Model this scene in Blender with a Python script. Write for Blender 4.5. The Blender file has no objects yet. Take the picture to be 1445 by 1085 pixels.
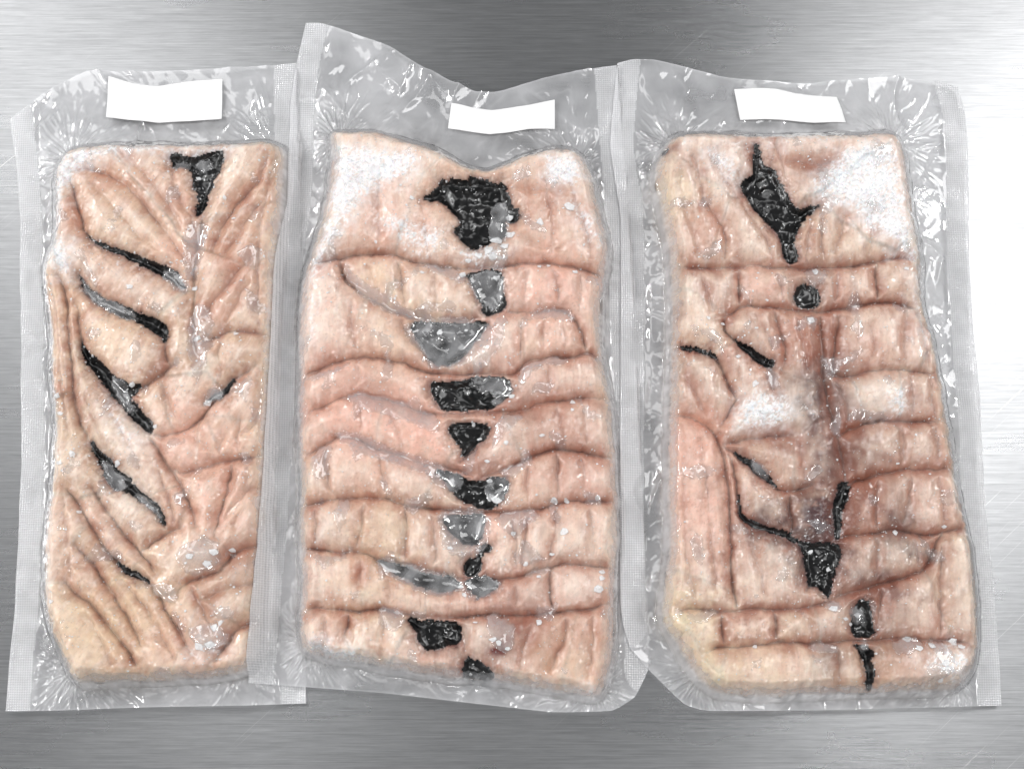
import bpy, math, random, heapq
import numpy as np
from mathutils import Vector

random.seed(7)
rng = np.random.default_rng(7)
S = bpy.context.scene
COL = S.collection

# ------------------------------------------------------------------ camera
TILT = math.radians(12.0)
DIST = 1.10
PW, PH = 1445.0, 1085.0            # size of the photograph
FPX = 1.10 / 0.72 * PW             # focal length in photograph pixels
cam_d = bpy.data.cameras.new('camera')
cam = bpy.data.objects.new('camera', cam_d)
COL.objects.link(cam)
cam.location = (0.0, -DIST * math.sin(TILT), DIST * math.cos(TILT))
cam.rotation_euler = (TILT, 0, 0)
cam_d.sensor_width = 36.0
cam_d.lens = 36.0 * FPX / PW
cam_d.clip_start = 0.05
cam_d.clip_end = 50.0
S.camera = cam

# ------------------------------------------------------------------ light
w = bpy.data.worlds.new('World')
S.world = w
w.use_nodes = True
w.node_tree.nodes['Background'].inputs[0].default_value = (0.96, 0.98, 1.0, 1)
w.node_tree.nodes['Background'].inputs[1].default_value = 0.15


def area_lamp(name, loc, aim, sx, sy, radiance, color=(1, 1, 1)):
    l = bpy.data.lights.new(name, 'AREA')
    l.shape = 'RECTANGLE'
    l.size, l.size_y = sx, sy
    l.energy = radiance * sx * sy * math.pi
    l.color = color
    o = bpy.data.objects.new(name, l)
    COL.objects.link(o)
    o.location = loc
    o.rotation_euler = (Vector(aim) - Vector(loc)).to_track_quat('-Z', 'Y').to_euler()
    return o


area_lamp('softbox_lamp', (-0.72, 0.75, 1.55), (-0.1, 0.1, 0), 0.42, 1.4, 2.2)
area_lamp('softbox_lamp', (1.04, 0.7, 1.55), (0.2, 0.1, 0), 0.5, 1.5, 4.1)
area_lamp('softbox_lamp', (-0.1, -1.75, 1.75), (0, 0, 0), 2.0, 0.8, 1.1)  # added front fill, out of view, to brighten the fish and front faces
area_lamp('softbox_lamp', (-1.8, 0.2, 1.3), (0, 0, 0), 0.8, 1.4, 2.0)
for spot, rad in (((1.7, -0.6, 1.5), 34), ((-1.6, -0.9, 1.5), 34), ((0.35, -1.9, 1.5), 30), ((-1.9, 1.3, 1.5), 90), ((-2.2, 0.3, 1.2), 45), ((2.0, 1.3, 1.5), 80)):
    area_lamp('glint_lamp', spot, (0, 0, 0), 0.9, 0.065, rad)  # unseen tubes added to raise glints on film and flesh

S.view_settings.view_transform = 'Standard'
S.view_settings.look = 'None'
S.view_settings.exposure = 0.22
S.view_settings.gamma = 1.0
S.cycles.transparent_max_bounces = 24
S.cycles.max_bounces = 10


# ------------------------------------------------------------------ helpers
def px(p, z):
    """A point of the photograph (pixel) as a point (x, y) of the level plane at height z."""
    u, v = (p[0] - PW / 2) / FPX, -(p[1] - PH / 2) / FPX
    c, s = math.cos(TILT), math.sin(TILT)
    d = (u, v * c + s, v * s - c)
    t = (z - cam.location.z) / d[2]
    return (cam.location.x + d[0] * t, cam.location.y + d[1] * t)


def pxs(pts, z):
    return np.array([px(p, p[2] if len(p) > 2 else z) for p in pts])


def lin(r, g, b):
    c = np.array([r, g, b]) / 255.0
    return np.where(c <= 0.04045, c / 12.92, ((c + 0.055) / 1.055) ** 2.4)


def smooth_closed(P, n=2):
    for _ in range(n):
        Q = np.roll(P, -1, 0)
        P = np.stack([P * .75 + Q * .25, P * .25 + Q * .75], 1).reshape(-1, 2)
    return P


def soft_corners(P, sharp=48):
    out = []
    for i in range(len(P)):
        a, b, c = P[i - 1], P[i], P[(i + 1) % len(P)]
        u, v = b - a, c - b
        turn = abs(math.degrees(math.atan2(u[0] * v[1] - u[1] * v[0], u @ v)))
        out += [b] if turn > sharp else [b * .75 + a * .25, b * .92 + a * .04 + c * .04, b * .75 + c * .25]
    return np.array(out)


def smooth_open(P, n=2):
    if len(P) < 3:
        return P
    for _ in range(n):
        A, B = P[:-1], P[1:]
        M = np.stack([A * .75 + B * .25, A * .25 + B * .75], 1).reshape(-1, 2)
        P = np.vstack([P[:1], M, P[-1:]])
    return P


_perm = rng.permutation(4096)
_ang = rng.random(4096) * 2 * np.pi
_gx, _gy = np.cos(_ang), np.sin(_ang)


def noise(x, y, seed=0):
    xi, yi = np.floor(x).astype(np.int64), np.floor(y).astype(np.int64)
    xf, yf = x - xi, y - yi
    u, v = xf * xf * xf * (xf * (xf * 6 - 15) + 10), yf * yf * yf * (yf * (yf * 6 - 15) + 10)

    def g(i, j, a, b):
        h = _perm[(_perm[(i + seed * 131) & 4095] + j) & 4095]
        return _gx[h] * a + _gy[h] * b
    n00, n10 = g(xi, yi, xf, yf), g(xi + 1, yi, xf - 1, yf)
    n01, n11 = g(xi, yi + 1, xf, yf - 1), g(xi + 1, yi + 1, xf - 1, yf - 1)
    return ((n00 * (1 - u) + n10 * u) * (1 - v) + (n01 * (1 - u) + n11 * u) * v) * 1.5


def fbm(x, y, seed=0, o=4, gain=.5):
    s, a = 0, 1.0
    for k in range(o):
        s = s + a * noise(x * 2 ** k, y * 2 ** k, seed + k * 7)
        a *= gain
    return s


def sstep(a, b, x):
    t = np.clip((x - a) / (b - a), 0, 1)
    return t * t * (3 - 2 * t)


BIG = 0.06


def dist_lines(P, X, Y, closed=False, reach=BIG):
    """Distance to a polyline, BIG or more where it is farther than reach from the line's box."""
    D = np.full(X.shape, BIG * BIG)
    lo, hi = P.min(0) - reach, P.max(0) + reach
    m = (X > lo[0]) & (X < hi[0]) & (Y > lo[1]) & (Y < hi[1])
    x, y = X[m], Y[m]
    d = np.full(x.shape, BIG * BIG)
    n = len(P)
    for i in range(n if closed else n - 1):
        a, b = P[i], P[(i + 1) % n]
        e = b - a
        t = np.clip(((x - a[0]) * e[0] + (y - a[1]) * e[1]) / (e @ e + 1e-15), 0, 1)
        d = np.minimum(d, (x - a[0] - t * e[0]) ** 2 + (y - a[1] - t * e[1]) ** 2)
    D[m] = d
    return np.sqrt(D)


def sdf(P, X, Y, reach=BIG):
    """Signed distance to a closed outline, positive inside."""
    d = dist_lines(P, X, Y, True, reach)
    ins = np.zeros(X.shape, bool)
    n = len(P)
    for i in range(n):
        a, b = P[i], P[(i + 1) % n]
        if a[1] == b[1]:
            continue
        c = ((a[1] > Y) != (b[1] > Y)) & (X < (b[0] - a[0]) * (Y - a[1]) / (b[1] - a[1]) + a[0])
        ins ^= c
    return np.where(ins, d, -d)


def blur(A, r, n=2):
    k = 2 * r + 1
    for _ in range(n):
        for ax in (0, 1):
            pad = [(0, 0), (0, 0)]
            pad[ax] = (r + 1, r)
            B = np.cumsum(np.pad(A, pad, mode='edge'), axis=ax)
            A = (B[k:] - B[:-k]) / k if ax == 0 else (B[:, k:] - B[:, :-k]) / k
    return A


def dilate(A, R, c):
    for ax in (0, 1):
        B = A.copy()
        for k in range(1, R + 1):
            for sgn in (1, -1):
                B = np.maximum(B, np.roll(A, sgn * k, ax) - c * k * k)
        A = B
    return A


def closing(A, R, c):
    return -dilate(-dilate(A, R, c), R, c)


def build_mesh(name, V, F, mat, parent=None, normals=None, cattr=None, fattr=None, smooth=True):
    me = bpy.data.meshes.new(name)
    V = np.asarray(V, np.float32)
    F = np.asarray(F, np.int32)
    k = F.shape[1]
    me.vertices.add(len(V))
    me.vertices.foreach_set('co', V.ravel())
    me.loops.add(F.size)
    me.loops.foreach_set('vertex_index', F.ravel())
    me.polygons.add(len(F))
    me.polygons.foreach_set('loop_start', np.arange(0, F.size, k, dtype=np.int32))
    me.polygons.foreach_set('use_smooth', np.full(len(F), smooth, bool))
    me.update(calc_edges=True)
    me.validate()
    if cattr is not None:
        a = me.attributes.new('albedo', 'FLOAT_COLOR', 'POINT')
        a.data.foreach_set('color', np.hstack([cattr, np.ones((len(V), 1))]).astype(np.float32).ravel())
    for key, val in (fattr or {}).items():
        a = me.attributes.new(key, 'FLOAT', 'POINT')
        a.data.foreach_set('value', np.asarray(val, np.float32))
    if normals is not None:
        me.normals_split_custom_set_from_vertices(np.asarray(normals, np.float32))
    me.materials.append(mat)
    o = bpy.data.objects.new(name, me)
    COL.objects.link(o)
    if parent is not None:
        o.parent = parent
    return o


def thing(name, label, cat, group=None, loc=(0, 0, 0)):
    o = bpy.data.objects.new(name, None)
    COL.objects.link(o)
    o.location = loc
    o.empty_display_size = 0.05
    o['label'], o['category'] = label, cat
    if group:
        o['group'] = group
    return o


# ------------------------------------------------------------------ materials
def new_mat(name):
    m = bpy.data.materials.new(name)
    m.use_nodes = True
    nt = m.node_tree
    nt.nodes.clear()
    out = nt.nodes.new('ShaderNodeOutputMaterial')

    def N(t, **kw):
        n = nt.nodes.new('ShaderNode' + t)
        for k, v in kw.items():
            if k in n.inputs:
                n.inputs[k].default_value = v
            else:
                setattr(n, k, v)
        return n

    def L(a, ai, b, bi):
        nt.links.new(a.outputs[ai], b.inputs[bi])
    return m, N, L, out


def mapped(N, L, scale, rot=(0, 0, 0)):
    tc = N('TexCoord')
    mp = N('Mapping')
    mp.inputs['Scale'].default_value = scale
    mp.inputs['Rotation'].default_value = rot
    L(tc, 'Object', mp, 'Vector')
    return mp


def steel_material():
    m, N, L, out = new_mat('brushed_steel')
    b = N('BsdfPrincipled', Metallic=.94, Roughness=0.34, Anisotropic=0.9)
    b.inputs['Anisotropic Rotation'].default_value = 0.25
    tg = N('Tangent', direction_type='UV_MAP', uv_map='UVMap')
    L(tg, 0, b, 'Tangent')
    m1 = mapped(N, L, (14, 1150, 1))
    n1 = N('TexNoise', Scale=1.0, Detail=3.0, Roughness=.65)
    L(m1, 0, n1, 'Vector')
    m2 = mapped(N, L, (34, 520, 1))
    n2 = N('TexNoise', Scale=1.0, Detail=4.0, Roughness=.7)
    L(m2, 0, n2, 'Vector')
    mx = N('Mix', data_type='FLOAT')
    mx.inputs[0].default_value = .5
    L(n1, 0, mx, 2)
    L(n2, 0, mx, 3)
    # broad cloudy wear of the brushing
    m3 = mapped(N, L, (5, 14, 1))
    n3 = N('TexNoise', Scale=1.0, Detail=5.0, Roughness=.6)
    L(m3, 0, n3, 'Vector')
    cr = N('ValToRGB')
    cr.color_ramp.elements[0].position, cr.color_ramp.elements[1].position = .32, .68
    cr.color_ramp.elements[0].color = (.39, .395, .405, 1)
    cr.color_ramp.elements[1].color = (.66, .665, .675, 1)
    L(mx, 0, cr, 0)
    # stray diagonal scratches
    turn = mapped(N, L, (1, 1, 1), (0, 0, math.radians(-42)))
    ms = N('Mapping')
    ms.inputs['Scale'].default_value = (9, 700, 1)
    L(turn, 0, ms, 'Vector')
    ns = N('TexNoise', Scale=1.0, Detail=2.0, Roughness=.5)
    L(ms, 0, ns, 'Vector')
    rs = N('MapRange')
    rs.inputs['From Min'].default_value, rs.inputs['From Max'].default_value = .67, .74
    L(ns, 0, rs, 0)
    mm = mapped(N, L, (4, 4, 1))
    nm = N('TexNoise', Scale=1.0, Detail=1.0)
    L(mm, 0, nm, 'Vector')
    rm = N('MapRange')
    rm.inputs['From Min'].default_value, rm.inputs['From Max'].default_value = .50, .62
    L(nm, 0, rm, 0)
    ml = N('Math', operation='MULTIPLY')
    L(rs, 0, ml, 0)
    L(rm, 0, ml, 1)
    sc = N('Mix', data_type='RGBA')
    L(ml, 0, sc, 0)
    L(cr, 0, sc, 6)
    sc.inputs[7].default_value = (.78, .78, .78, 1)
    L(sc, 2, b, 'Base Color')
    rr = N('MapRange')
    rr.inputs['To Min'].default_value, rr.inputs['To Max'].default_value = .23, .33
    L(n3, 0, rr, 0)
    L(rr, 0, b, 'Roughness')
    bp = N('Bump', Strength=.22, Distance=.0004)
    L(mx, 0, bp, 'Height')
    L(bp, 0, b, 'Normal')
    L(b, 0, out, 0)
    return m


def flesh_material():
    m, N, L, out = new_mat('frozen_flesh')
    b = N('BsdfPrincipled', Roughness=0.42)
    b.inputs['Specular IOR Level'].default_value = .35
    at = N('Attribute', attribute_name='albedo')
    fr = N('Attribute', attribute_name='frost')
    mp = mapped(N, L, (1, 1, 1))
    n1 = N('TexNoise', Scale=420.0, Detail=5.0, Roughness=.65, Distortion=.6)
    L(mp, 0, n1, 'Vector')
    r1 = N('MapRange')
    r1.inputs['From Min'].default_value, r1.inputs['From Max'].default_value = .3, .7
    r1.inputs['To Min'].default_value, r1.inputs['To Max'].default_value = .9, 1.08
    L(n1, 0, r1, 0)
    mu = N('VectorMath', operation='MULTIPLY')
    L(at, 'Color', mu, 0)
    L(r1, 0, mu, 1)
    # pale flecks of fat
    v = N('TexNoise', Scale=900.0, Detail=3.0, Roughness=.6)
    L(mp, 0, v, 'Vector')
    rv = N('MapRange')
    rv.inputs['From Min'].default_value, rv.inputs['From Max'].default_value = .62, .76
    rv.inputs['To Max'].default_value = .3
    L(v, 0, rv, 0)
    fx = N('Mix', data_type='RGBA')
    L(rv, 0, fx, 0)
    L(mu, 0, fx, 6)
    fx.inputs[7].default_value = (.78, .68, .60, 1)
    L(fx, 2, b, 'Base Color')
    ro = N('MapRange')
    ro.inputs['To Min'].default_value, ro.inputs['To Max'].default_value = .42, .8
    L(fr, 'Fac', ro, 0)
    L(ro, 0, b, 'Roughness')
    # relief of the flesh
    bp = N('Bump', Strength=.10, Distance=.0010)
    L(n1, 0, bp, 'Height')
    L(bp, 0, b, 'Normal')
    # the film that clings to it: a glossy coat with its own crinkles
    n2 = N('TexNoise', Scale=75.0, Detail=3.0, Roughness=.5, Distortion=2.0)
    L(mp, 0, n2, 'Vector')
    b2 = N('Bump', Strength=.5, Distance=.003)
    L(n2, 0, b2, 'Height')
    L(b2, 0, b, 'Coat Normal')
    b.inputs['Coat Weight'].default_value = 1.0
    b.inputs['Coat Roughness'].default_value = .06
    b.inputs['Coat IOR'].default_value = 1.45
    b.inputs['Subsurface Weight'].default_value = .35
    b.inputs['Subsurface Radius'].default_value = (1, .55, .4)
    b.inputs['Subsurface Scale'].default_value = .006
    L(b, 0, out, 0)
    return m


def black_material():
    m, N, L, out = new_mat('black_skin')
    b = N('BsdfPrincipled', Roughness=.28)
    b.inputs['Specular IOR Level'].default_value = .3
    mp = mapped(N, L, (1, 1, 1))
    n = N('TexNoise', Scale=110.0, Detail=1.0, Roughness=.4, Distortion=1.0)
    L(mp, 0, n, 'Vector')
    cr = N('ValToRGB')
    cr.color_ramp.elements[0].position, cr.color_ramp.elements[1].position = .35, .8
    cr.color_ramp.elements[0].color = (.0022, .0024, .0028, 1)
    cr.color_ramp.elements[1].color = (.012, .0115, .012, 1)
    L(n, 0, cr, 0)
    L(cr, 0, b, 'Base Color')
    bp = N('Bump', Strength=.06, Distance=.004)
    L(n, 0, bp, 'Height')
    L(bp, 0, b, 'Normal')
    b.inputs['Coat Weight'].default_value = .7
    b.inputs['Coat Roughness'].default_value = .13
    L(b, 0, out, 0)
    return m


def film_material(name, embossed):
    m, N, L, out = new_mat(name)
    hz = N('Attribute', attribute_name='haze')
    tr = N('BsdfTransparent')
    df = N('BsdfDiffuse')
    df.inputs[0].default_value = (.93, .93, .95, 1)
    tl = N('BsdfTranslucent')
    tl.inputs[0].default_value = (.93, .93, .95, 1)
    h = N('MixShader')
    h.inputs[0].default_value = .35
    L(df, 0, h, 1)
    L(tl, 0, h, 2)
    mx = N('MixShader')
    mp = mapped(N, L, (1, 1, 1))
    # crinkles
    n = N('TexNoise', Scale=55.0, Detail=3.0, Roughness=.45, Distortion=1.2)
    L(mp, 0, n, 'Vector')
    bp = N('Bump', Strength=.07, Distance=.004)
    L(n, 0, bp, 'Height')
    last = bp
    if embossed:
        k = 2 * math.pi / .0023
        sx = N('SeparateXYZ')
        m2 = mapped(N, L, (1, 1, 1), (0, 0, math.radians(45)))
        L(m2, 0, sx, 0)
        prod = N('Math', operation='MULTIPLY')
        for i in (0, 1):
            a = N('Math', operation='MULTIPLY')
            a.inputs[1].default_value = k
            L(sx, i, a, 0)
            s = N('Math', operation='SINE')
            L(a, 0, s, 0)
            L(s, 0, prod, i)
        b2 = N('Bump', Strength=.45, Distance=.0005)
        L(prod, 0, b2, 'Height')
        L(bp, 0, b2, 'Normal')
        last = b2
        ad = N('MapRange')
        ad.inputs['From Min'].default_value, ad.inputs['From Max'].default_value = -1, 1
        ad.inputs['To Min'].default_value, ad.inputs['To Max'].default_value = .85, 1.15
        L(prod, 0, ad, 0)
        hm = N('Math', operation='MULTIPLY')
        L(hz, 'Fac', hm, 0)
        L(ad, 0, hm, 1)
        L(hm, 0, mx, 0)
    else:
        L(hz, 'Fac', mx, 0)
    L(tr, 0, mx, 1)
    L(h, 0, mx, 2)
    L(last, 0, df, 'Normal')
    gl = N('BsdfAnisotropic') if False else N('BsdfGlossy')
    gl.inputs['Roughness'].default_value = .13 if embossed else .05
    L(last, 0, gl, 'Normal')
    fz = N('Fresnel', IOR=1.5)
    ge = N('NewGeometry')
    io = N('MapRange')
    io.inputs['To Min'].default_value, io.inputs['To Max'].default_value = 1.5, 1 / 1.5   # thin sheet: the same from both sides
    L(ge, 'Backfacing', io, 0)
    L(io, 0, fz, 'IOR')
    L(last, 0, fz, 'Normal')
    f2 = N('Math', operation='MULTIPLY')
    f2.use_clamp = True
    f2.inputs[1].default_value = 2.6
    L(fz, 0, f2, 0)
    mg = N('MixShader')
    L(f2, 0, mg, 0)
    L(mx, 0, mg, 1)
    L(gl, 0, mg, 2)
    L(mg, 0, out, 0)
    return m


def paper_material():
    m, N, L, out = new_mat('white_paper')
    b = N('BsdfPrincipled', Roughness=.55)
    mp = mapped(N, L, (1, 1, 1))
    n = N('TexNoise', Scale=500.0, Detail=3.0)
    L(mp, 0, n, 'Vector')
    cr = N('ValToRGB')
    cr.color_ramp.elements[0].color = (.84, .84, .84, 1)
    cr.color_ramp.elements[1].color = (.90, .90, .90, 1)
    L(n, 0, cr, 0)
    L(cr, 0, b, 'Base Color')
    bp = N('Bump', Strength=.06, Distance=.001)
    L(n, 0, bp, 'Height')
    L(bp, 0, b, 'Normal')
    L(b, 0, out, 0)
    return m


def ice_material(name, alpha, col):
    m, N, L, out = new_mat(name)
    b = N('BsdfPrincipled', Roughness=.22, Alpha=alpha)
    b.inputs['Base Color'].default_value = (*col, 1)
    mp = mapped(N, L, (1, 1, 1))
    n = N('TexNoise', Scale=600.0, Detail=3.0)
    L(mp, 0, n, 'Vector')
    rr = N('MapRange')
    rr.inputs['To Min'].default_value, rr.inputs['To Max'].default_value = alpha - .3, min(1, alpha + .3)
    L(n, 0, rr, 0)
    L(rr, 0, b, 'Alpha')
    bp = N('Bump', Strength=.4, Distance=.002)
    L(n, 0, bp, 'Height')
    L(bp, 0, b, 'Normal')
    L(b, 0, out, 0)
    return m


M_STEEL = steel_material()
M_FLESH = flesh_material()
M_BLACK = black_material()
M_FILM = film_material('clear_film', False)
M_SEAL = film_material('embossed_film', True)
M_PAPER = paper_material()
M_ICE = ice_material('white_ice', .8, (.92, .93, .94))
M_FROST = ice_material('frost', .85, (.88, .89, .9))

# ------------------------------------------------------------------ the counter
hx, hy, th = 1.6, 1.2, .04
V = [(-hx, -hy, 0), (hx, -hy, 0), (hx, hy, 0), (-hx, hy, 0), (-hx, -hy, -th), (hx, -hy, -th), (hx, hy, -th), (-hx, hy, -th)]
F = [(0, 1, 2, 3), (7, 6, 5, 4), (0, 4, 5, 1), (1, 5, 6, 2), (2, 6, 7, 3), (3, 7, 4, 0)]
counter = build_mesh('counter', V, F, M_STEEL, smooth=False)
uv = counter.data.uv_layers.new(name='UVMap')
co = np.array(V)
for lp in counter.data.loops:
    uv.data[lp.index].uv = (co[lp.vertex_index][0], co[lp.vertex_index][1])
counter['kind'] = 'structure'
counter['label'] = 'brushed stainless steel counter top with fine horizontal grain'

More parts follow.
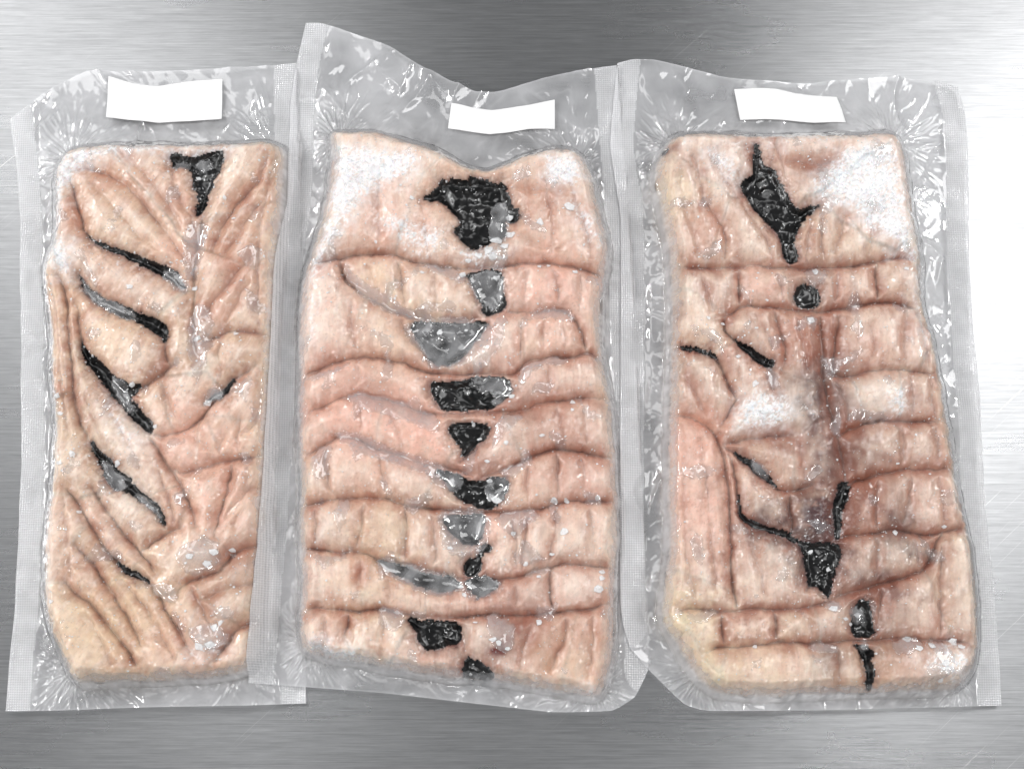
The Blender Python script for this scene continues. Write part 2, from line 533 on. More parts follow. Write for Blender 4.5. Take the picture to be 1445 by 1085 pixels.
# ------------------------------------------------------------------ outlines taken from the photograph (pixels)
# crease: (depth mm, half width mm, staining 0..1, points)
LEFT = dict(
    bag=[(14, 168), (58, 132), (120, 98), (215, 100), (310, 97), (360, 93), (418, 89), (424, 300), (427, 600), (430, 850), (432, 992),
         (350, 995), (183, 998), (90, 1002), (8, 1003), (14, 935), (23, 850), (31, 680), (31, 520), (30, 370), (28, 270)],
    seals=[[(14, 168), (28, 270), (30, 370), (31, 520), (31, 680), (23, 850), (14, 935), (8, 1003)],
           [(418, 89), (424, 300), (427, 600), (430, 850), (432, 992)]],
    block=[(94, 212), (150, 205), (240, 207), (320, 206), (403, 198), (402, 260), (399, 300), (393, 390), (386, 500), (381, 600), (377, 700), (373, 800),
           (369, 900), (362, 955), (200, 962), (140, 962), (106, 966), (87, 925), (64, 870), (63, 800), (65, 740), (74, 690), (76, 640), (80, 590), (72, 540),
           (74, 480), (66, 420), (62, 385), (68, 360), (80, 340), (79, 290), (77, 250)],
    label=[(151, 104), (185, 114), (219, 119), (265, 112), (313, 110), (313, 168), (270, 172), (225, 174), (185, 169), (149, 165)],
    creases=[
        (5, 2.2, .5, [(95, 250), (106, 282), (113, 313), (122, 330)]),
        (2.5, 2, .55, [(96, 238), (120, 236), (146, 240), (180, 261), (213, 300), (240, 337), (262, 368)]),
        (2, 2, .5, [(238, 225), (244, 255), (256, 291), (271, 306), (272, 340)]),
        (1.2, 2, .2, [(170, 215), (200, 240), (228, 275), (255, 318)]),
        (.9, 1.6, .25, [(130, 262), (160, 290), (190, 330), (225, 352)]),
        (4, 2.2, .3, [(284, 300), (276, 345), (271, 380), (272, 420), (270, 470), (274, 500)]),
        (2.5, 2.2, .75, [(377, 218), (365, 255), (344, 273), (323, 300), (306, 328), (299, 352)]),
        (2, 2, .7, [(371, 279), (350, 304), (335, 334), (318, 355)]),
        (2.5, 3, .25, [(388, 215), (380, 250), (369, 290), (364, 340), (362, 400), (364, 470)]),
        (2, 3, .8, [(352, 365), (330, 390), (298, 428), (290, 445)]),
        (1.2, 2, .4, [(350, 400), (330, 430), (318, 455)]),
        (6, 2.6, .25, [(107, 385), (122, 404), (150, 428), (185, 442), (215, 452), (234, 462), (232, 483)]),
        (3, 2, .3, [(232, 483), (231, 500), (240, 515)]),
        (4, 2, .4, [(107, 430), (110, 480), (122, 507), (145, 533), (170, 562), (189, 580), (205, 600), (213, 614)]),
        (5, 2, .4, [(204, 614), (222, 632), (231, 653), (247, 671), (256, 690), (266, 715), (276, 742)]),
        (4, 2, .6, [(177, 562), (204, 540), (231, 522), (244, 514)]),
        (1.8, 1.8, .4, [(225, 535), (240, 577), (259, 606)]),
        (3.5, 2, .3, [(213, 614), (236, 612), (259, 606), (286, 583), (310, 552), (330, 530), (345, 523), (358, 514)]),
        (3, 2, .55, [(288, 482), (303, 472), (318, 465), (353, 467), (372, 470)]),
        (1.2, 2, .3, [(310, 480), (306, 500), (312, 535)]),
        (2, 2.4, .2, [(357, 516), (364, 540), (365, 565), (356, 604), (340, 610)]),
        (3.5, 2, .5, [(231, 653), (253, 667), (283, 660), (311, 650), (337, 646), (372, 640)]),
        (1.8, 1.8, .4, [(316, 612), (309, 630), (311, 648)]),
        (1.8, 1.8, .4, [(340, 592), (333, 612), (335, 640)]),
        (1.2, 1.8, .3, [(262, 608), (290, 628), (306, 640)]),
        (3.5, 2, .45, [(325, 652), (321, 675), (317, 700), (305, 732), (301, 755)]),
        (1.2, 2, .3, [(350, 660), (345, 700), (330, 740)]),
        (5, 2.2, .5, [(92, 690), (108, 712), (122, 735), (134, 756), (152, 781), (170, 799), (192, 813), (212, 824)]),
        (4, 2, .35, [(128, 690), (138, 707), (161, 738), (183, 768), (201, 784), (219, 810)]),
        (3, 2, .5, [(195, 777), (210, 768), (222, 759), (234, 750), (252, 745)]),
        (5, 2.4, .5, [(91, 823), (105, 838), (122, 848), (131, 860), (152, 886), (171, 909), (184, 928), (193, 944)]),
        (4.5, 2, .5, [(208, 820), (219, 836), (231, 860), (244, 880), (259, 905), (272, 925)]),
        (2.5, 2, .5, [(265, 822), (274, 841), (289, 868), (296, 885)]),
        (4, 2.4, .65, [(248, 830), (268, 818), (304, 808), (314, 795), (325, 780), (359, 768), (374, 764)]),
        (3, 2, .5, [(300, 927), (316, 908), (329, 890), (353, 876), (371, 872)]),
        (3.5, 2.2, .4, [(79, 388), (91, 425), (92, 470), (100, 534), (101, 565), (113, 601), (124, 622)]),
        (1.8, 2, .3, [(68, 400), (78, 450), (84, 500), (86, 560), (94, 610)]),
        (2, 2, .3, [(88, 700), (92, 740), (96, 780), (100, 818)]),
        (1.5, 1.8, .3, [(97, 795), (112, 799), (131, 806)]),
        (1.2, 1.8, .2, [(118, 560), (132, 595), (146, 630), (158, 648)]),
        (3, 2, .4, [(104, 770), (128, 796), (150, 830), (172, 862), (198, 912)]),
        (2.5, 2, .4, [(172, 818), (196, 848), (220, 886), (240, 926)]),
        (2.5, 2, .35, [(122, 868), (140, 902), (154, 938)]),
        (2.5, 2, .4, [(222, 668), (236, 700), (246, 735), (240, 762)]),
        (2.5, 2, .4, [(318, 724), (345, 694), (368, 682)]),
        (2.5, 2, .4, [(280, 850), (310, 832), (340, 826), (368, 820)]),
        (1, 1.6, .2, [(145, 560), (165, 600), (188, 640), (208, 690)]),
    ],
    seeds=[(175, 310), (250, 250), (330, 260), (175, 390), (165, 480), (80, 460), (165, 610), (205, 572), (255, 560), (330, 495), (335, 560), (262, 640),
           (315, 410), (325, 622), (290, 700), (345, 700), (180, 735), (150, 745), (240, 800), (112, 775), (95, 890), (185, 880), (250, 870), (320, 840), (340, 910), (100, 650), (84, 750),
           (250, 500), (290, 640), (350, 330), (290, 880)],
    black=[
        [(235, 216), (252, 213), (262, 222), (275, 218), (290, 212), (316, 210), (312, 225), (303, 246), (298, 262), (291, 278), (286, 298), (276, 306), (272, 296), (277, 280), (272, 262), (266, 240), (256, 232), (242, 236)],
        [(120, 325), (127, 337), (146, 343), (170, 353), (192, 359), (218, 369), (240, 378), (252, 384), (252, 394), (262, 408), (250, 405), (234, 392), (215, 383), (196, 373), (172, 362), (148, 351), (128, 341)],
        [(107, 383), (118, 398), (140, 418), (165, 428), (192, 439), (218, 449), (233, 455), (236, 470), (231, 485), (222, 473), (205, 463), (190, 453), (168, 446), (148, 436), (128, 423), (113, 408)],
        [(110, 472), (118, 490), (133, 504), (150, 521), (165, 534), (184, 545), (203, 540), (190, 556), (180, 560), (192, 572), (206, 586), (214, 600), (213, 614), (203, 611), (190, 594), (174, 578), (158, 565), (148, 550), (138, 535), (124, 519), (113, 500)],
        [(124, 618), (140, 634), (156, 650), (170, 668), (187, 685), (206, 698), (224, 715), (236, 745), (225, 737), (211, 720), (194, 704), (174, 694), (158, 690), (147, 675), (137, 655), (128, 636)],
        [(158, 786), (176, 799), (196, 812), (211, 823), (200, 822), (179, 811), (164, 799)],
        [(330, 530), (321, 540), (306, 552), (292, 561), (286, 569), (298, 566), (314, 559), (326, 543)],
    ],
    veil=[[(228, 374), (256, 384), (266, 410), (248, 408), (230, 390)], [(107, 384), (130, 408), (165, 428), (192, 441), (186, 452), (150, 437), (118, 415)],
          [(150, 526), (166, 533), (180, 548), (176, 560), (186, 570), (178, 578), (158, 562)], [(136, 642), (158, 658), (172, 680), (168, 692), (150, 682)],
          [(294, 543), (314, 540), (312, 558), (290, 570), (282, 568)], [(256, 312), (296, 306), (290, 345), (276, 390), (258, 396)], [(268, 420), (300, 440), (296, 480), (282, 545), (262, 510)],
          [(240, 225), (262, 222), (262, 238), (244, 236)], [(270, 222), (296, 218), (290, 236), (274, 232)], [(185, 690), (210, 704), (230, 738), (205, 715)],
          [(240, 770), (302, 752), (314, 800), (262, 816)], [(210, 822), (236, 818), (250, 848), (232, 850), (216, 838)], [(262, 880), (310, 882), (325, 900), (296, 920), (270, 905)]],
    frost=[(1.5, [(70, 214), (120, 206), (170, 200), (250, 206), (330, 204), (330, 211), (250, 213), (165, 212), (130, 222), (100, 244), (84, 278), (74, 292), (68, 262), (70, 232)]),
           (1.5, [(66, 346), (90, 336), (98, 350), (100, 378), (86, 384), (66, 370)]), (.7, [(254, 926), (290, 900), (310, 905), (308, 920), (276, 926)]),
           (.5, [(140, 540), (150, 600), (190, 640), (200, 620), (165, 580)])],
    blobs=[(330, 372, 34, 'red', .55), (345, 290, 30, 'red', .3), (300, 435, 20, 'red', .45), (95, 300, 22, 'red', .3), (170, 260, 40, 'red', .25), (230, 505, 18, 'brown', .45), (330, 785, 28, 'brown', .5),
           (240, 612, 40, 'pink', .5), (290, 630, 50, 'pink', .5), (300, 720, 60, 'pink', .4), (250, 900, 50, 'pink', .4), (190, 610, 30, 'pale', .6), (180, 700, 34, 'pale', .6),
           (195, 860, 60, 'cream', .5), (110, 890, 45, 'cream', .6), (160, 480, 40, 'cream', .4), (90, 430, 30, 'cream', .3), (140, 240, 30, 'red', .3), (300, 870, 40, 'brown', .22),
           (255, 275, 20, 'red', .3), (245, 350, 26, 'pink', .5)],
    flakes=[(276, 244, 6), (316, 277, 5), (286, 330, 6), (182, 404, 7), (272, 404, 8), (148, 430, 5), (275, 475, 9), (330, 467, 6), (184, 540, 6), (216, 600, 7), (290, 565, 9), (75, 555, 9), (80, 580, 8), (82, 652, 8),
            (300, 778, 9), (290, 795, 10), (268, 785, 8), (325, 775, 6), (300, 885, 9), (280, 912, 12), (296, 908, 10), (310, 878, 7), (162, 652, 7), (108, 720, 6), (70, 848, 6), (100, 640, 7)],
    base=((234, 208, 182), (208, 168, 140)), axis=1.05,
)

MID = dict(
    bag=[(431, 31), (455, 32), (504, 49), (549, 65), (594, 93), (642, 120), (673, 132), (711, 126), (763, 110), (815, 100), (870, 93), (886, 300), (896, 500), (905, 700),
         (915, 870), (915, 945), (896, 983), (865, 1003), (781, 1005), (677, 993), (538, 977), (431, 969), (350, 963, .014), (355, 870, .022), (365, 760, .022), (371, 680, .022),
         (381, 500, .022), (388, 370, .022), (397, 320, .02), (405, 280, .018), (410, 150, .008), (418, 90, .006)],
    seals=[[(431, 31), (418, 90, .006), (410, 150, .008), (405, 280, .018), (397, 320, .02), (388, 370, .022), (381, 500, .022), (371, 680, .022), (365, 760, .022), (355, 870, .022), (350, 963, .014)],
           [(870, 93), (886, 300), (896, 500), (905, 700), (915, 870), (915, 945)]],
    block=[(466, 187), (484, 187), (521, 186), (563, 196), (621, 214), (649, 232), (675, 243), (701, 238), (732, 224), (763, 214), (808, 208), (832, 234), (846, 297), (860, 349), (855, 385), (846, 440), (850, 513), (862, 555),
           (867, 617), (870, 675), (874, 744), (867, 813), (867, 917), (848, 991), (815, 981), (746, 970), (701, 962), (649, 959), (573, 949), (504, 935), (445, 928), (420, 912), (428, 813), (422, 761), (426, 675), (421, 651), (424, 530), (421, 478), (428, 392), (440, 359),
           (458, 297), (468, 228)],
    label=[(637, 146), (665, 152), (694, 154), (746, 148), (783, 139), (783, 183), (746, 183), (718, 187), (691, 189), (632, 181)],
    creases=[
        (5.5, 2.2, .5, [(440, 372), (476, 362), (518, 354), (559, 357), (594, 368), (642, 376), (694, 378), (732, 369), (774, 368), (815, 375), (852, 386)]),
        (1.5, 2.2, .35, [(590, 270), (594, 283), (600, 331), (604, 368)]),
        (1.6, 4, .4, [(535, 250), (532, 290), (535, 338)]),
        (1.6, 2.2, .4, [(770, 255), (776, 297), (781, 340), (776, 366)]),
        (1.8, 2.2, .5, [(806, 262), (815, 290), (829, 324), (834, 360)]),
        (1.2, 2, .45, [(725, 262), (745, 268), (775, 264), (800, 272)]),
        (1.2, 2, .3, [(736, 330), (760, 348), (790, 352)]),
        (5, 2.4, .25, [(476, 364), (486, 395), (514, 416), (549, 433), (594, 447), (635, 451), (680, 447)]),
        (2, 2, .4, [(559, 360), (566, 392), (570, 420), (574, 438)]),
        (1.2, 2, .3, [(520, 380), (528, 400), (535, 424)]),
        (1.2, 2, .25, [(610, 378), (616, 410), (612, 440)]),
        (4.5, 2, .5, [(716, 438), (753, 439), (798, 433), (815, 454), (824, 480), (828, 497)]),
        (1.6, 2, .5, [(776, 374), (788, 400), (789, 432)]),
        (1.4, 2, .4, [(748, 372), (742, 400), (738, 436)]),
        (1.4, 2, .4, [(816, 378), (822, 410), (818, 440)]),
        (3, 2, .3, [(566, 454), (580, 472), (594, 492), (610, 515)]),
        (5.5, 2.4, .75, [(424, 530), (455, 515), (486, 504), (514, 501), (545, 504), (573, 511), (597, 522), (625, 524), (656, 526), (694, 521), (722, 530), (736, 512), (750, 505), (781, 502), (801, 502), (828, 496), (850, 500)]),
        (1.8, 2, .4, [(737, 456), (735, 480), (732, 510)]),
        (1.4, 2, .35, [(767, 454), (768, 480), (765, 502)]),
        (1.2, 2, .35, [(795, 450), (798, 478), (797, 500)]),
        (1.5, 3, .3, [(497, 425), (494, 450), (499, 478), (506, 498)]),
        (5, 2.4, .6, [(432, 582), (473, 562), (504, 555), (538, 561), (566, 568), (594, 581), (625, 583), (656, 582), (701, 579), (739, 578), (767, 566), (808, 560), (860, 562)]),
        (2.5, 2, .3, [(597, 534), (606, 550), (615, 570)]),
        (1.4, 2.4, .3, [(550, 570), (552, 590), (560, 606), (572, 640)]),
        (1.4, 2.4, .3, [(505, 560), (512, 585), (508, 612)]),
        (1.2, 2.4, .4, [(500, 508), (508, 528), (500, 552)]),
        (1.4, 2, .45, [(785, 566), (790, 590), (800, 628)]),
        (1.4, 2, .45, [(822, 562), (826, 590), (828, 632)]),
        (1.2, 2, .35, [(770, 506), (776, 530), (772, 560)]),
        (5, 2.4, .4, [(432, 640), (469, 617), (493, 613), (528, 631), (566, 641), (597, 655), (642, 659), (665, 668)]),
        (5, 2.4, .75, [(677, 672), (711, 662), (746, 645), (774, 634), (808, 631), (846, 641), (868, 645)]),
        (3, 2, .4, [(687, 613), (668, 632), (650, 651)]),
        (2, 2, .5, [(784, 638), (786, 660), (788, 690), (790, 706)]),
        (1.4, 2, .4, [(820, 634), (826, 665), (822, 700)]),
        (1.4, 2, .4, [(748, 648), (742, 680), (746, 715)]),
        (2, 2.4, .3, [(535, 640), (538, 672), (545, 700)]),
        (2, 2, .4, [(462, 622), (458, 650), (463, 690), (470, 704)]),
        (5.5, 2.2, .65, [(424, 713), (469, 704), (514, 702), (545, 702), (573, 713), (601, 715), (642, 719), (684, 722), (732, 721), (767, 716), (794, 706), (829, 704), (870, 707)]),
        (2.2, 1.8, .4, [(514, 704), (511, 730), (504, 771)]),
        (2.5, 1.8, .55, [(573, 714), (572, 740), (571, 776), (570, 792)]),
        (1.8, 1.8, .3, [(604, 716), (610, 740), (616, 778), (610, 800)]),
        (2.2, 1.8, .4, [(745, 720), (742, 745), (738, 780), (735, 808)]),
        (2.4, 1.8, .45, [(785, 712), (784, 740), (778, 775), (776, 798)]),
        (2, 1.8, .5, [(724, 735), (727, 760), (729, 800)]),
        (2, 2, .4, [(444, 712), (445, 740), (442, 770)]),
        (1.2, 2, .4, [(830, 708), (836, 740), (840, 790)]),
        (5, 2.4, .6, [(424, 776), (448, 772), (469, 778), (500, 777), (528, 785), (566, 797), (608, 806), (653, 815), (704, 816), (732, 812), (774, 799), (808, 792), (850, 799), (868, 802)]),
        (3.5, 1.8, .6, [(777, 800), (775, 825), (778, 850), (782, 862)]),
        (1.8, 3, .8, [(508, 786), (509, 805), (508, 825)]),
        (1.2, 2, .3, [(549, 800), (549, 830), (546, 856)]),
        (1.2, 2, .3, [(590, 835), (595, 862)]),
        (1.4, 2, .4, [(728, 815), (730, 840), (726, 864)]),
        (6, 2.6, .9, [(424, 862), (452, 855), (490, 861), (538, 858), (573, 868), (642, 872), (677, 865), (725, 868), (767, 867), (798, 861), (826, 861), (858, 850)]),
        (2.2, 1.8, .5, [(457, 862), (459, 882), (460, 903)]),
        (3, 1.8, .6, [(492, 862), (490, 880), (484, 898)]),
        (1.6, 1.8, .3, [(537, 864), (542, 890), (538, 925)]),
        (2.2, 1.8, .6, [(797, 864), (802, 885), (792, 912), (775, 946)]),
        (1.4, 1.8, .5, [(750, 880), (742, 905), (735, 935)]),
        (1.4, 1.8, .4, [(836, 864), (838, 900), (830, 950)]),
        (2.5, 2, .5, [(652, 880), (655, 905), (656, 930)]),
    ],
    seeds=[(520, 300), (790, 310), (620, 330), (590, 405), (520, 385), (460, 440), (770, 405), (540, 470), (775, 475), (700, 480), (530, 530), (790, 530), (500, 585), (570, 600), (770, 600), (680, 640), (500, 660), (580, 680), (745, 675), (825, 670),
           (480, 740), (540, 745), (595, 750), (760, 750), (815, 750), (710, 780), (470, 820), (560, 845), (810, 830), (740, 840), (470, 890), (520, 895), (600, 935), (780, 900), (690, 895), (830, 910), (640, 845), (650, 745), (630, 700)],
    black=[
        [(595, 279), (606, 272), (614, 264), (621, 252), (632, 254), (640, 247), (656, 256), (666, 246), (684, 251), (701, 255), (711, 252), (716, 269), (722, 288), (735, 299), (725, 315), (711, 308), (716, 328), (703, 342), (687, 344), (670, 355), (653, 342), (638, 325), (650, 314), (638, 299), (621, 281), (606, 282)],
        [(653, 384), (700, 380), (713, 388), (708, 405), (716, 427), (704, 441), (680, 446), (676, 423), (664, 396)],
        [(574, 452), (608, 452), (642, 455), (690, 451), (680, 470), (656, 497), (640, 517), (608, 513), (592, 489)],
        [(601, 538), (625, 536), (656, 536), (664, 530), (704, 528), (725, 545), (716, 562), (694, 574), (662, 579), (622, 579), (613, 562)],
        [(632, 596), (663, 594), (692, 598), (684, 617), (664, 634), (652, 648), (648, 627), (634, 613)],
        [(606, 664), (640, 665), (656, 676), (676, 678), (690, 671), (718, 676), (715, 699), (694, 720), (666, 717), (646, 703), (630, 682)],
        [(622, 728), (655, 724), (687, 724), (680, 752), (671, 772), (643, 762), (628, 745)],
        [(654, 790), (674, 788), (675, 770), (686, 764), (694, 769), (690, 776), (680, 780), (677, 813), (654, 813)],
        [(653, 816), (680, 812), (706, 816), (701, 832), (678, 845), (660, 836)],
        [(566, 797), (608, 809), (650, 817), (650, 834), (608, 834), (575, 820), (540, 800), (530, 786)],
        [(568, 870), (608, 875), (650, 879), (651, 910), (622, 912), (598, 920), (588, 907), (586, 889)],
        [(655, 924), (678, 934), (690, 944), (697, 952), (690, 962), (666, 961), (650, 954)],
    ],
    veil=[[(694, 280), (711, 272), (718, 293), (720, 326), (706, 341), (690, 330), (692, 300)], [(655, 382), (715, 380), (712, 418), (700, 436), (676, 420)],
          [(560, 440), (700, 448), (700, 500), (640, 520), (600, 514)], [(662, 528), (704, 526), (726, 545), (715, 556), (690, 548), (666, 546)], [(692, 555), (715, 562), (700, 574)],
          [(600, 658), (650, 662), (654, 684), (630, 690), (606, 680)], [(684, 668), (722, 672), (716, 700), (696, 704), (686, 690)], [(615, 716), (694, 716), (690, 775), (640, 790), (620, 760)],
          [(528, 780), (600, 800), (655, 815), (652, 838), (600, 838), (540, 808)], [(650, 812), (708, 812), (702, 836), (676, 848), (654, 834)], [(533, 855), (570, 856), (571, 880), (546, 893), (533, 878)],
          [(684, 862), (722, 872), (728, 904), (715, 924), (700, 915), (688, 890)], [(482, 362), (500, 384), (560, 425), (620, 446), (600, 452), (540, 438), (490, 402)], [(584, 366), (650, 374), (660, 400), (620, 388)],
          [(748, 434), (806, 430), (815, 452), (780, 446), (750, 446)], [(725, 535), (742, 508), (800, 500), (800, 510), (756, 516), (736, 545)], [(476, 556), (520, 550), (575, 566), (620, 584), (620, 612), (560, 590), (500, 572)],
          [(470, 606), (500, 606), (560, 636), (640, 658), (600, 668), (540, 650), (480, 628)], [(436, 640), (470, 616), (462, 670), (440, 680)], [(428, 530), (495, 508), (490, 520), (440, 540)], [(700, 585), (742, 580), (720, 606), (690, 640)],
          [(696, 664), (750, 644), (730, 676)], [(690, 720), (770, 716), (740, 745), (720, 760)], [(735, 806), (790, 796), (760, 812)], [(470, 706), (494, 702), (490, 730), (474, 756)], [(694, 455), (716, 440), (712, 480), (684, 520), (660, 524)]],
    frost=[(1.25, [(462, 192), (500, 205), (560, 208), (600, 222), (572, 252), (532, 264), (505, 292), (488, 322), (462, 352), (438, 402), (432, 380), (455, 322), (466, 262)]),
           (1.2, [(765, 212), (812, 214), (832, 245), (802, 264), (768, 252)]), (1.3, [(418, 904), (470, 906), (500, 916), (520, 930), (560, 940), (575, 950), (500, 938), (445, 930)]),
           (1.4, [(640, 954), (700, 960), (790, 974), (848, 975), (846, 994), (800, 980), (700, 964)]), (.45, [(425, 390), (445, 380), (450, 470), (430, 520)]), (.5, [(790, 270), (850, 300), (858, 350), (840, 352), (810, 310)]),
           (.5, [(640, 350), (700, 340), (735, 355), (700, 375), (650, 372)]), (.35, [(500, 280), (640, 320), (620, 370), (560, 350)])],
    blobs=[(535, 320, 40, 'red', .3), (760, 270, 46, 'red', .35), (800, 320, 40, 'red', .2), (775, 395, 50, 'pink', .7), (520, 590, 60, 'pink', .8), (600, 610, 40, 'pink', .9), (780, 590, 60, 'red', .3),
           (740, 575, 24, 'brown', .5), (520, 545, 26, 'brown', .4), (790, 640, 40, 'brown', .35), (560, 470, 50, 'cream', .3), (540, 745, 50, 'cream', .4), (520, 840, 50, 'cream', .35), (740, 885, 34, 'wine', .75),
           (775, 900, 50, 'red', .4), (696, 918, 12, 'wine', .9), (640, 915, 14, 'wine', .5), (506, 808, 14, 'red', .7), (500, 700, 30, 'red', .3), (830, 870, 40, 'red', .3), (800, 940, 40, 'cream', .3), (690, 372, 16, 'wine', .5),
           (530, 385, 26, 'cream', .5), (780, 465, 40, 'pink', .4), (800, 830, 36, 'pale', .4), (690, 745, 20, 'pink', .5), (710, 300, 14, 'brown', .4), (680, 655, 18, 'brown', .5), (790, 680, 50, 'pink', .3), (480, 560, 60, 'pink', .3),
           (560, 300, 60, 'pink', .3)],
    flakes=[(700, 703, 11), (724, 752, 7), (796, 749, 9), (760, 812, 6), (779, 781, 5), (650, 826, 6), (655, 838, 6), (804, 290, 10), (762, 312, 9), (720, 300, 8), (700, 335, 12), (688, 352, 11), (712, 345, 10), (676, 360, 9),
            (696, 362, 10), (660, 366, 8), (720, 328, 9), (700, 388, 9), (652, 384, 7), (620, 463, 7), (657, 461, 4), (808, 565, 6), (808, 577, 4), (765, 614, 6), (690, 675, 6), (722, 556, 7), (714, 624, 5), (634, 772, 6), (742, 794, 5), (695, 902, 7),
            (670, 877, 5), (716, 915, 5), (704, 906, 6), (761, 877, 8), (688, 650, 6), (663, 950, 5), (782, 705, 8), (800, 705, 6), (774, 372, 5), (762, 373, 5), (812, 382, 6), (595, 382, 5), (846, 830, 10), (850, 815, 7), (676, 615, 5), (845, 700, 6),
            (530, 340, 4), (668, 595, 4), (580, 277, 5), (850, 805, 6)],
    base=((237, 210, 190), (216, 172, 152)), axis=1.6,
)

